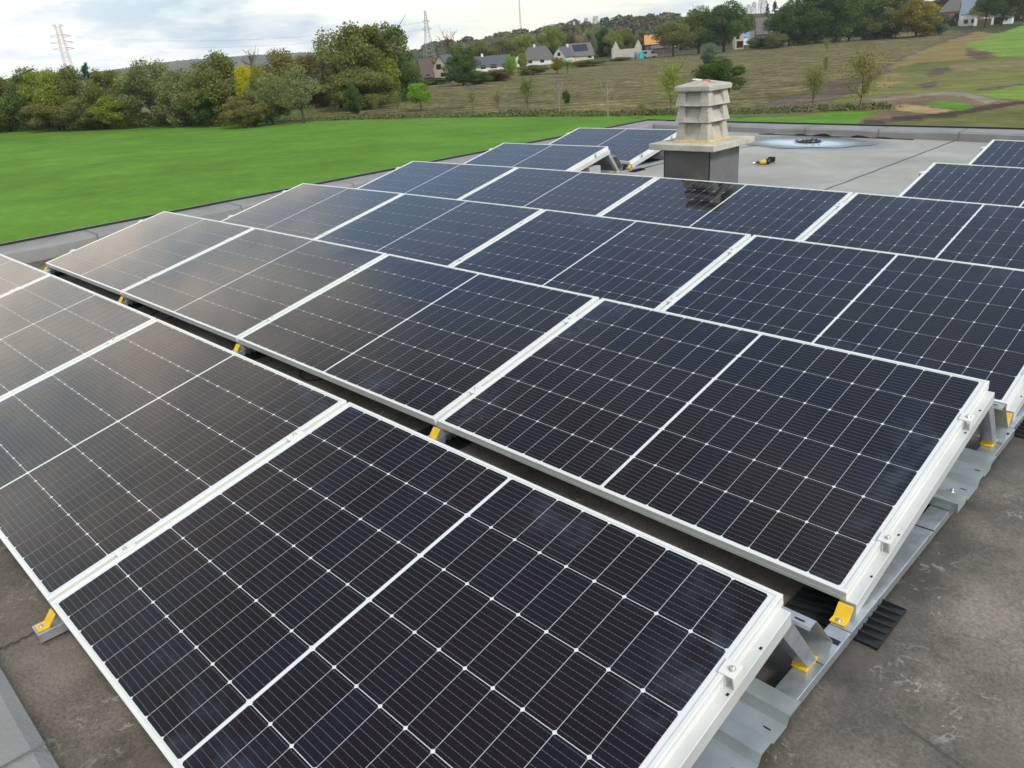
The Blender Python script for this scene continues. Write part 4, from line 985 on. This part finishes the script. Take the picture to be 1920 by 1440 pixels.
T('poplar_tree', 1402, 50, 9, 9, 'poplar', 'brown', 'thin brown poplar beside the thin mast', RG, dist=520)
T('poplar_tree', 1412, 50, 4, 9, 'poplar', 'brown', 'thin brown poplar just right of the first thin poplar', RG, dist=520)
T('poplar_tree', 1431, 48, -4, 12, 'poplar', 'brown', 'tallest thin brown poplar left of the dark spruces', RG, dist=520)
T('spruce_tree', 1437, 60, 8, 20, 'conifer', 'pine', 'dark spruce left of its taller neighbour behind the roofs', RG, dist=430)
T('spruce_tree', 1450, 62, 2, 24, 'conifer', 'pine', 'taller dark spruce behind the dark roofed house', RG, dist=430)
for px, b_, tp, w_, lf_, lb in [
    (1478, 86, 8, 62, 'dark', 'dark tree forming the left end of the tree wall'),
    (1508, 83, -14, 74, 'dark', 'dark green tall tree, second in the tree wall'),
    (1552, 80, -30, 84, 'dark', 'tallest dark green tree of the tree wall'),
    (1592, 77, -16, 72, 'mid', 'mid green tree in the middle of the tree wall'),
    (1632, 75, -8, 70, 'mid', 'olive green tree right of the tree wall middle'),
    (1672, 72, -14, 72, 'olive', 'olive tree before the golden tree in the tree wall'),
    (1716, 70, -2, 60, 'gold', 'golden olive autumn tree at the right end of the tree wall'),
    (1744, 66, 24, 44, 'bluegrey', 'grey bush between the golden tree and brick house')]:
    T('oak_tree', px, b_, tp, w_, 'bushy', lf_, lb, RG)
T('garden_tree', 1422, 92, 68, 36, 'bushy', 'mid', 'green bushes in front of the blue roofed house', RG, 'bush')
T('garden_tree', 1452, 90, 60, 34, 'bushy', 'olive', 'olive bush in front of the dark roofed house', RG, 'bush')
T('beech_tree', 1774, 50, -8, 58, 'broad', 'purple', 'purple copper beech behind the brick house', RG, dist=480)
T('oak_tree', 1826, 40, -16, 46, 'broad', 'mid', 'mid green tree between copper beech and orange tree', RG, dist=500)
T('oak_tree', 1846, 52, -10, 40, 'broad', 'gold', 'orange autumn tree beside the white garages', RG, dist=400)
T('oak_tree', 1876, 54, -26, 60, 'broad', 'dark', 'dark green tree in front of the white garages', RG, dist=385)
T('oak_tree', 1922, 54, -20, 46, 'broad', 'rust', 'rust brown tree at the top right picture corner', RG, dist=390)
# far wood on the hill: one mass of many crowns
def far_wood():
    rg = np.random.default_rng(21); Vs = []; cols = []
    sk = [(780, 82), (840, 72), (900, 66), (950, 58), (1000, 46), (1050, 42), (1080, 36), (1130, 32), (1180, 26), (1210, 22), (1260, 24), (1295, 26), (1335, 52), (1380, 64), (1470, 60), (1500, 30), (1700, 4), (1920, -14)]
    for i in range(640):
        px = rg.uniform(775, 1930); row = rg.integers(0, 7); dist = 620 - row * 42 + rg.uniform(-18, 18)
        top = np.interp(px, [s[0] for s in sk], [s[1] for s in sk]) + row * 7.0 + rg.uniform(0, 7)
        if px > 1300 and row > 4: continue
        x, y = at_dist(px, 80, dist); z = gz(x, y); dd = unproj(px, top); zt = CAM[2] + dd[2] / math.hypot(dd[0], dd[1]) * dist
        hgt = min(19.0, max(4.0, zt - z + 1)); rad = rg.uniform(3.2, 6.0); n = 230
        u = rg.normal(size=(n, 3)); u /= np.linalg.norm(u, axis=1)[:, None]; u *= rg.uniform(.75, 1.0, n)[:, None]
        u = u * (1 + .22 * np.sin(u[:, :1] * 5 + i) * np.cos(u[:, 1:2] * 4 + i * 2))
        C = np.array([x, y, zt - hgt * .5]) + u * [rad, rad, hgt * .5]
        global nr_
        nr_ = rg; q = quads(C, .95); Vs.append(q); base = np.array([(.075, .095, .040), (.115, .120, .050), (.085, .105, .045), (.135, .112, .055), (.115, .072, .048), (.06, .082, .036), (.145, .138, .055)][rg.integers(0, 7)])
        cols.append(np.repeat(base[None] * rg.uniform(.75, 1.3, (n, 1)), 4, 0))
    V = np.concatenate(Vs); c = np.concatenate(cols)
    m = bpy.data.materials.new('wood_foliage'); m.use_nodes = True; t = m.node_tree; a = N(t, 'ShaderNodeVertexColor'); a.layer_name = 'leaf'
    t.links.new(a.outputs[0], t.nodes['Principled BSDF'].inputs['Base Color']); t.nodes['Principled BSDF'].inputs['Roughness'].default_value = .9
    me = mesh_np('wood', V, m); at = me.color_attributes.new('leaf', 'FLOAT_COLOR', 'POINT')
    at.data.foreach_set('color', np.concatenate([c, np.ones((len(c), 1))], 1).astype(np.float32).ravel())
    o = bpy.data.objects.new('wood', me); COL.objects.link(o); tag(o, 'mixed autumn wood covering the low hill behind the village', 'wood', kind='stuff')
far_wood()
# weeds and tufts along the field edge
def tufts():
    global nr_
    nr_ = np.random.default_rng(5); Cs = []; sz = []
    for i in range(4200):
        px = nr_.uniform(-60, 1660); base = np.interp(px, [-60, 0, 440, 800, 1080, 1300, 1400, 1480, 1640], [246, 243, 231, 220.5, 217.5, 215.5, 214, 211, 206])
        x, y = flat(px, base - abs(nr_.normal()) * 3.2); k = mnoise.noise(Vector((x / 4, y / 4, 1))); h = max(.08, .15 + .6 * k) * nr_.uniform(.4, 1.2) * (.5 if px < 560 else 1 if px < 1380 else .45)
        n = 9; C = np.array([x, y, gz(x, y)]) + nr_.normal(size=(n, 3)) * [.35, .35, 0] + np.stack([np.zeros(n), np.zeros(n), nr_.uniform(0, h, n)], 1); Cs.append(C)
    V = quads(np.concatenate(Cs), .11, .4)
    me = mesh_np('weeds', V, mat('weed_leaf', (.10, .165, .035), .85, col2=(.155, .125, .07), scale=.35, island=.25, spec=.1, detail=3)); o = bpy.data.objects.new('weeds', me); COL.objects.link(o)
    tag(o, 'rough weeds and grass tufts along the far edge of the green field', 'weeds', kind='stuff')
tufts()
# brushwood heap at the field edge
bh = MB(); rr = random.Random(8); x0, y0, zb0 = ground(1540, 208)
for i in range(60):
    x = x0 + rr.gauss(0, 1.6); y = y0 + rr.gauss(0, .5); a = rr.random() * 6.28; l = rr.uniform(.5, 1.6)
    bh.tube([(x, y, zb0 + rr.uniform(0, .25)), (x + l * .5 * math.cos(a), y + l * .5 * math.sin(a), zb0 + rr.uniform(.1, .55)), (x + l * math.cos(a), y + l * math.sin(a), zb0 + rr.uniform(0, .3))], .03, 4, r1=.012)
o = bh.build('brushwood_heap', mat('dry_branch', (.22, .17, .11), .9, var=.3, scale=3)); tag(o, 'heap of dry cut branches lying at the field edge behind the back parapet', 'branches', kind='stuff')

# ------------------------------------------------------------------ houses
WHITE = mat('white_render', (.70, .69, .66), .8, var=.06, scale=1); CREAM = mat('cream_render', (.55, .47, .33), .8, var=.08, scale=1); PINK = mat('pink_brick', (.40, .32, .25), .85, var=.12, scale=2)
SLATE = mat('slate_roof', (.085, .088, .095), .6, var=.15, scale=2); TILEB = mat('brown_tile', (.085, .05, .045), .7, var=.2, scale=2); TILEG = mat('grey_tile', (.115, .105, .10), .7, var=.15, scale=2)
BLUER = mat('blue_membrane', (.10, .24, .52), .5, var=.1, scale=1); ORR = mat('orange_roof', (.52, .25, .07), .7, var=.1, scale=1); BLOCK = mat('pale_blockwork', (.46, .42, .36), .9, var=.12, scale=2)
GLS = mat('dark_glass', (.02, .022, .025), .1); PVM = mat('solar_roof', (.012, .018, .04), .15); BLG = mat('blue_slate', (.16, .20, .25), .5, var=.1, scale=1); REDB = mat('red_brick', (.24, .115, .08), .85, var=.15, scale=2); DGREY = mat('dark_cladding', (.06, .06, .06), .7)
def place(px, py, dist=None):
    if dist is None: return ground(px, py)
    x, y = at_dist(px, py, dist); return x, y, gz(x, y)
def gable(parent, wm, rm, w, d, he, hr, ox=0, oy=0, rot=0, win=(), chim=None, roof=True, over=.3, hip=0.0, pv=None):
    """ridge along local x; w = length along x, d = depth along y; front is -y"""
    R_ = Matrix.Rotation(rot, 4, 'Z')
    def put(mb, name, m, par, **k):
        mb.v = [tuple((R_ @ Vector(p)) + Vector((ox, oy, 0))) for p in mb.v]; return mb.build(name, m, par, **k)
    m = MB(); a, b_ = w / 2, d / 2; hp = hip
    m.add([(-a, -b_, -.5), (a, -b_, -.5), (a, b_, -.5), (-a, b_, -.5), (-a, -b_, he), (a, -b_, he), (a, b_, he), (-a, b_, he), (-a + hp, 0, hr), (a - hp, 0, hr)],
          [(0, 1, 5, 4), (2, 3, 7, 6), (1, 2, 6, 9, 5), (3, 0, 4, 8, 7)] if not hp else [(0, 1, 5, 4), (2, 3, 7, 6), (1, 2, 6, 5), (3, 0, 4, 7)])
    put(m, 'wall', wm, parent)
    if roof:
        m = MB(); o = over; k = (hr - he) / b_; t = .16
        ea, eb, ez = a + (o if not hp else o), b_ + o, he - k * o
        top = [(-ea, -eb, ez + t), (ea, -eb, ez + t), (ea - hp - (o if hp else 0), 0, hr + t), (-ea + hp + (o if hp else 0), 0, hr + t), (ea, eb, ez + t), (-ea, eb, ez + t)]
        bot = [(p[0], p[1], p[2] - t * .9) for p in top]
        fs = [(0, 1, 2, 3), (4, 5, 3, 2), (7, 6, 9, 8), (11, 10, 8, 9), (1, 0, 6, 7), (5, 4, 10, 11), (0, 3, 9, 6), (3, 5, 11, 9), (2, 1, 7, 8), (4, 2, 8, 10)]
        if hp: fs += [(1, 4, 2), (5, 0, 3)]
        m.add(top + bot, fs); rf = put(m, 'roof', rm, parent)
        if chim:
            m = MB(); cx = chim * a; m.box((cx - .35, -.35, hr - .6), (cx + .35, .35, hr + .9)); put(m, 'chimney_stack', wm, rf)
        if pv:
            m = MB(); u0, u1, v0, v1 = pv
            def q(u, v): return (-a + u * w, -b_ * (1 - v), he + (hr - he) * v + t + .10)
            m.hexa([tuple(np.array(q(*p)) - [0, 0, .08]) for p in ((u0, v0), (u1, v0), (u1, v1), (u0, v1))], [q(u0, v0), q(u1, v0), q(u1, v1), q(u0, v1)]); put(m, 'photovoltaic_roofing', PVM, rf)
    for face, u, z, ww, hh in win:
        m = MB()
        if face == 'f': c = (-a + u * w, -b_, z); m.box((c[0] - ww / 2, c[1] - .03, z), (c[0] + ww / 2, c[1] + .05, z + hh))
        elif face == 'r': m.box((a - .05, -b_ + u * d - ww / 2, z), (a + .03, -b_ + u * d + ww / 2, z + hh))
        else: m.box((-a - .03, -b_ + u * d - ww / 2, z), (-a + .05, -b_ + u * d + ww / 2, z + hh))
        put(m, 'window', GLS, parent)
def facing(x, y): return math.atan2(y - CAM[1], x - CAM[0]) - math.pi / 2      # local -y looks at the camera
def hs(name, px, py, turn, label, dist=None, cat='house'):
    x, y, z = place(px, py, dist); e = empty(name, (x, y, z), facing(x, y) + turn); tag(e, label, cat); return e, math.hypot(x - CAM[0], y - CAM[1]) / FPX
# pink gabled house: gable towards us
h1, u = hs('gabled_house', 829, 146, -.35, 'pink brick gabled house with slate roof beside the big trees')
gable(h1, PINK, SLATE, 9.0, 33 * u, 14 * u, 36 * u, rot=math.pi / 2, oy=4, win=[('l', .55, 14 * u, .9, 1.3), ('l', .68, 14 * u, .5, 1.3), ('l', .30, 2 * u, .9, 1.0), ('l', .44, 2 * u, .9, 1.0)])
h2, u = hs('brick_barn', 803, 150, .2, 'small house with steep dark red brown roof left of the pink gable')
gable(h2, TILEB, TILEB, 20 * u, 7, 6 * u, 34 * u, oy=3, win=[('f', .5, .4, .9, 1)])
h3, u = hs('bungalow', 926, 133, .03, 'long low white bungalow with dark slate roof behind the hedge')
gable(h3, WHITE, SLATE, 60 * u, 9, 8 * u, 24 * u, oy=4.5, win=[('f', .2, .8, 1.6, 1.1), ('f', .5, .8, 2.0, 1.1), ('f', .8, .8, 1.2, 1.1)], chim=-.6)
h4, u = hs('grey_roofed_house', 1006, 122, -.12, 'white house with large grey hipped roof and lower left wing')
gable(h4, WHITE, TILEG, 52 * u, 11, 9 * u, 29 * u, oy=5, hip=2.2, win=[('f', .3, .7, 1.4, 1.1), ('f', .7, .7, 1.4, 1.1)], chim=-.2)
gable(h4, WHITE, SLATE, 7, 24 * u, 9 * u, 19 * u, ox=-28 * u, oy=1.0, rot=math.pi / 2, win=[('l', .5, .8, 1.2, 1.1)])
h5, u = hs('gabled_house', 1050, 118, -.55, 'white gabled house with dark slate roof right of the grey hipped roof')
gable(h5, WHITE, SLATE, 9, 26 * u, 10 * u, 25 * u, rot=math.pi / 2, oy=4, win=[('l', .5, 11 * u, 1.2, 1.2), ('l', .7, .7, 1.2, 1.2)], chim=.3)
h6, u = hs('gabled_house', 1096, 114, .42, 'cream gabled house with solar panels on its brown roof')
gable(h6, CREAM, TILEG, 40 * u, 30 * u, 9 * u, 28 * u, oy=4, win=[('r', .5, 10 * u, 1.1, 1.6), ('r', .3, .4, 1.4, 1.8), ('f', .8, .8, 1.4, 1.1)], pv=(.12, .80, .30, .86))
h7, u = hs('gabled_house', 1092, 92, .5, 'small white gable with steep dark roof showing above the solar roofed house', dist=400)
gable(h7, WHITE, TILEB, 26 * u, 14 * u, 12 * u, 28 * u, oy=4, win=[('r', .5, 15 * u, 1.0, 1.6)], chim=.9)
# shell of a house under construction: blockwork walls, two open gables, no roof
h8, u = hs('unfinished_house', 1176, 112, .06, 'unfinished house of pale blockwork with two bare gables and no roof')
m = MB(); W_, D_ = 50 * u, 9.0; t = .3
def wallpoly(prof, y, mb=m): mb.prism(prof, y, y + t, axis=1)
e9 = 19 * u
# front wall with openings, built as piers and lintel
xs_ = [-W_ / 2, -W_ / 2 + 1.1, -W_ / 2 + 2.1, -W_ / 2 + 3.2, -W_ / 2 + 4.2, -.6, .8, 2.2, 3.2, W_ / 2]
for i in range(0, 9, 2): m.box((xs_[i], 0, -.5), (xs_[i + 1], t, 2.1))
top = [(-W_ / 2, 2.1), (W_ / 2, 2.1), (W_ / 2, e9)]
cren = [(W_ / 2 - 12 * u, e9), (W_ / 2 - 12 * u, e9 - .5), (2.5, e9 - .5), (2.5, e9 - .9), (1.0, e9 - .9), (1.0, e9 - .3), (-1, e9 - .3), (-1, e9 - .8), (-W_ / 2 + 12 * u, e9 - .8), (-W_ / 2 + 12 * u, e9)]
m.prism(top + cren + [(-W_ / 2, e9)], 0, t, axis=1)
for sx in (-1, 1): m.box((sx * W_ / 2 - (t if sx > 0 else 0), t, -.5), (sx * W_ / 2 + (t if sx < 0 else 0), D_, e9))
m.box((-W_ / 2 + t, D_ - t, -.5), (W_ / 2 - t, D_, e9 - .4)); m.build('wall', BLOCK, h8)
for cx in (-W_ / 2 + 6 * u, W_ / 2 - 6 * u):
    m = MB(); m.prism([(cx - 6 * u, e9), (cx + 6 * u, e9), (cx, e9 + 12 * u)], .01, t - .01, axis=1); m.build('gable_wall', BLOCK, h8)
h9, u = hs('orange_roofed_house', 1229, 100, .05, 'house with bright orange roof and brown walls behind the white van')
gable(h9, DGREY, ORR, 34 * u, 8, 15 * u, 29 * u, oy=5, win=[('f', .3, 1, 1.2, 1.1)], chim=-.6)
gable(h9, TILEB, TILEG, 46 * u, 6, 8 * u, 14 * u, ox=16 * u, oy=2)
h10, u = hs('unfinished_house', 1386, 92, .1, 'beige unfinished house half hidden right of the big oaks')
gable(h10, CREAM, DGREY, 14 * u, 8, 30 * u, 33 * u, oy=4, win=[('f', .55, 2 * u, 2.2, 2.2), ('f', .3, 15 * u, 1.2, 1.4)])
h11, u = hs('blue_roofed_house', 1404, 84, .75, 'white gabled house with bright blue roof sheeting')
gable(h11, WHITE, BLUER, 22 * u, 20 * u, 13 * u, 25 * u, oy=4, win=[('r', .5, 9 * u, .8, 1.6)])
h12, u = hs('dark_roofed_house', 1434, 84, .15, 'house with big dark grey roof right of the blue roof')
gable(h12, TILEG, TILEG, 26 * u, 10, 17 * u, 41 * u, oy=6, win=[('f', .7, 1, 1.2, 1.2)])
gable(h12, WHITE, DGREY, 14 * u, 6, 36 * u, 40 * u, ox=-14 * u, oy=10)
gable(h12, WHITE, TILEG, 6, 9 * u, 16 * u, 22 * u, ox=9 * u, oy=.5, rot=math.pi / 2)
h13, u = hs('brick_house', 1784, 56, -.05, 'red brick house with grey hipped roof beside the copper beech', dist=440)
gable(h13, REDB, TILEG, 44 * u, 11, 20 * u, 36 * u, oy=5, hip=4.0, win=[('f', .28, 9 * u, 2.6, 2.2), ('f', .62, 9 * u, 2.2, 2.2), ('f', .5, .3, 3, 1.8)])
h14, u = hs('blue_grey_roofed_house', 1816, 54, .1, 'white house with blue grey slate roof right of the brick house', dist=425)
gable(h14, WHITE, BLG, 24 * u, 9, 17 * u, 36 * u, oy=5, win=[('f', .3, 1, 1.6, 1.6), ('f', .7, 1, 1.4, 1.6)])
h15, u = hs('white_garage', 1842, 54, .05, 'white garage with brown door between the blue grey roof and dark tree', dist=420, cat='garage')
gable(h15, WHITE, TILEG, 24 * u, 7, 24 * u, 26 * u, oy=3)
m = MB(); m.box((-8 * u, -.56, 0), (10 * u, -.48, 9 * u)); m.build('garage_doorway', mat('brown_door', (.10, .06, .035), .7), h15)
h16, u = hs('white_garage', 1876, 54, -.1, 'white carport with dark opening under the dark green tree', dist=420, cat='garage')
gable(h16, WHITE, TILEG, 26 * u, 7, 16 * u, 19 * u, oy=3)
m = MB(); m.box((-10 * u, -.56, 0), (2 * u, -.48, 10 * u)); m.build('garage_doorway', GLS, h16)  # dark sheet painted as the shade inside the open carport
# van, site cabins
vx, vy, vz = ground(1217, 108.5); vn = empty('delivery_van', (vx, vy, vz), facing(vx, vy) + .25); tag(vn, 'white delivery van parked right of the unfinished house', 'van')
VW = mat('van_white', (.75, .75, .74), .35)
m = MB(); m.prism([(-2.6, .35), (2.5, .35), (2.5, 1.05), (1.75, 1.2), (1.15, 2.15), (.8, 2.35), (-2.5, 2.35), (-2.6, 2.2)], -.95, .95, axis=1); m.build('body', VW, vn, bevel=.06)
m = MB(); m.prism([(1.72, 1.24), (1.18, 2.06), (.45, 2.06), (.45, 1.24)], -.965, .965, axis=1); m.build('side_window', GLS, vn)
m = MB(); m.box((-2.0, -.962, 1.35), (-.9, -.955, 2.0)); m.build('side_window', GLS, vn)
for sx in (-1.6, 1.6):
    for sy in (-.85, .85):
        m = MB(); m.lathe([(.2, -.1), (.33, -.1), (.34, 0), (.33, .1), (.2, .1)], n=14); m.v = [(p[0] + sx, p[2] + sy, p[1] + .33) for p in m.v]; m.build('wheel', RUB, vn)
for px, c, lab, wd in ((1194, (.20, .40, .58), 'pale blue site cabin beside the unfinished house', 1.8), (1203, (.02, .42, .45), 'turquoise site cabin left of the white van', 1.5)):
    x, y, z = ground(px, 110); e = empty('site_cabin', (x, y, z), facing(x, y)); tag(e, lab, 'cabin')
    m = MB(); m.prism([(-wd / 2, 0), (wd / 2, 0), (wd / 2, 1.9), (0, 2.15), (-wd / 2, 1.9)], -.6, .6, axis=1); cm_ = mat('cabin_paint', c, .5); m.build('shell', cm_, e, bevel=.03)
    m = MB(); m.box((-wd * .3, -.63, .1), (wd * .3, -.605, 1.75)); m.build('door', mat('cabin_door', tuple(v * 1.3 for v in c), .5), e)

# ------------------------------------------------------------------ pylons, mast, lines
PYR = mat('pylon_red_paint', (.45, .30, .28), .6); PYG = mat('pylon_steel', (.33, .35, .37), .6)
def lattice(name, px, top, dist, base_w, top_w, label, arms, mtl, cat='pylon', flare=None):
    x, y = at_dist(px, 130, dist); z = gz(x, y); dd = unproj(px, top); Hh = CAM[2] + dd[2] / math.hypot(dd[0], dd[1]) * dist - z
    e = empty(name, (x, y, z), facing(x, y) + .3); tag(e, label, cat); m = MB(); r = .085; k = 14
    def hw(t): return base_w / 2 * (1 - t) ** 1.6 + top_w / 2
    for i in range(k):
        t0, t1 = (i / k) ** .8, ((i + 1) / k) ** .8; a0, a1 = hw(t0), hw(t1)
        c0 = [(sx * a0, sy * a0, t0 * Hh) for sx, sy in ((-1, -1), (1, -1), (1, 1), (-1, 1))]; c1 = [(sx * a1, sy * a1, t1 * Hh) for sx, sy in ((-1, -1), (1, -1), (1, 1), (-1, 1))]
        for j in range(4):
            m.tube([c0[j], c1[j]], r, 4); m.tube([c0[j], c1[(j + 1) % 4]], r * .6, 3); m.tube([c0[(j + 1) % 4], c1[j]], r * .6, 3)
    m.build('lattice_tower', mtl, e)
    tips = []
    for py, half in arms:
        dd = unproj(px, py); zz_ = CAM[2] + dd[2] / math.hypot(dd[0], dd[1]) * dist - z; hl = half / FPX * dist; m = MB(); a = hw(min(1, zz_ / Hh))
        for sx in (-1, 1):
            m.tube([(sx * a, -a, zz_ + .8), (sx * hl, 0, zz_)], .10, 4); m.tube([(sx * a, a, zz_ + .8), (sx * hl, 0, zz_)], .10, 4); m.tube([(sx * a, 0, zz_ - .6), (sx * hl, 0, zz_)], .10, 4)
            tips.append(Matrix.Translation((x, y, z)) @ Matrix.Rotation(facing(x, y) + .3, 4, 'Z') @ Vector((sx * hl, 0, zz_)))
        m.build('cross_arm', PYG, e)
    return tips
tA = lattice('pylon', 130, 46, 520, 3.4, 2.2, 'faded red lattice pylon with cross arms at left', [(47.5, 8), (67, 15), (79, 17), (91, 16)], PYR)
tB = lattice('pylon', 808, 19, 470, 5, .9, 'grey lattice pylon above the wood behind the big trees', [(40, 7), (54, 8)], PYG)
lattice('radio_mast', 981, -6, 900, 1.2, .9, 'thin radio mast on the skyline above the village wood', [], PYR, 'mast')
lattice('radio_mast', 1419, -20, 700, 1.4, .9, 'thin mast between the brown poplars', [], PYG, 'mast')
cbm = mat('power_cable', (.22, .24, .26), .6)
for i, (ia, ib, lb) in enumerate(((2, 0, 'upper power cable'), (3, 1, 'second power cable'), (4, 2, 'third power cable'), (5, 3, 'lower power cable'))):
    a, b_ = tA[ia], tB[ib]; pts = []
    for k in range(25):
        t = k / 24; p = a.lerp(b_, t); pts.append((p.x, p.y, p.z - 9 * 4 * t * (1 - t) * .6))
    m = MB(); m.tube(pts, .025, 4); tag(m.build('power_cable', cbm), '%s strung between the two pylons above the hedgerow trees' % lb, 'power cable', 'power cables between the pylons')

# ------------------------------------------------------------------ air
hz = MB(); hz.box((-3150, -3150, -40), (3150, 3150, 190)); hm = bpy.data.materials.new('haze'); hm.use_nodes = True; t = hm.node_tree; t.nodes.clear()
ho = N(t, 'ShaderNodeOutputMaterial'); pv = N(t, 'ShaderNodeVolumePrincipled'); pv.inputs['Color'].default_value = (.86, .92, 1.0, 1); pv.inputs['Density'].default_value = 0.00014
t.links.new(pv.outputs[0], ho.inputs['Volume']); tag(hz.build('haze', hm), 'thin blue haze in the air over the fields', 'haze', kind='stuff')
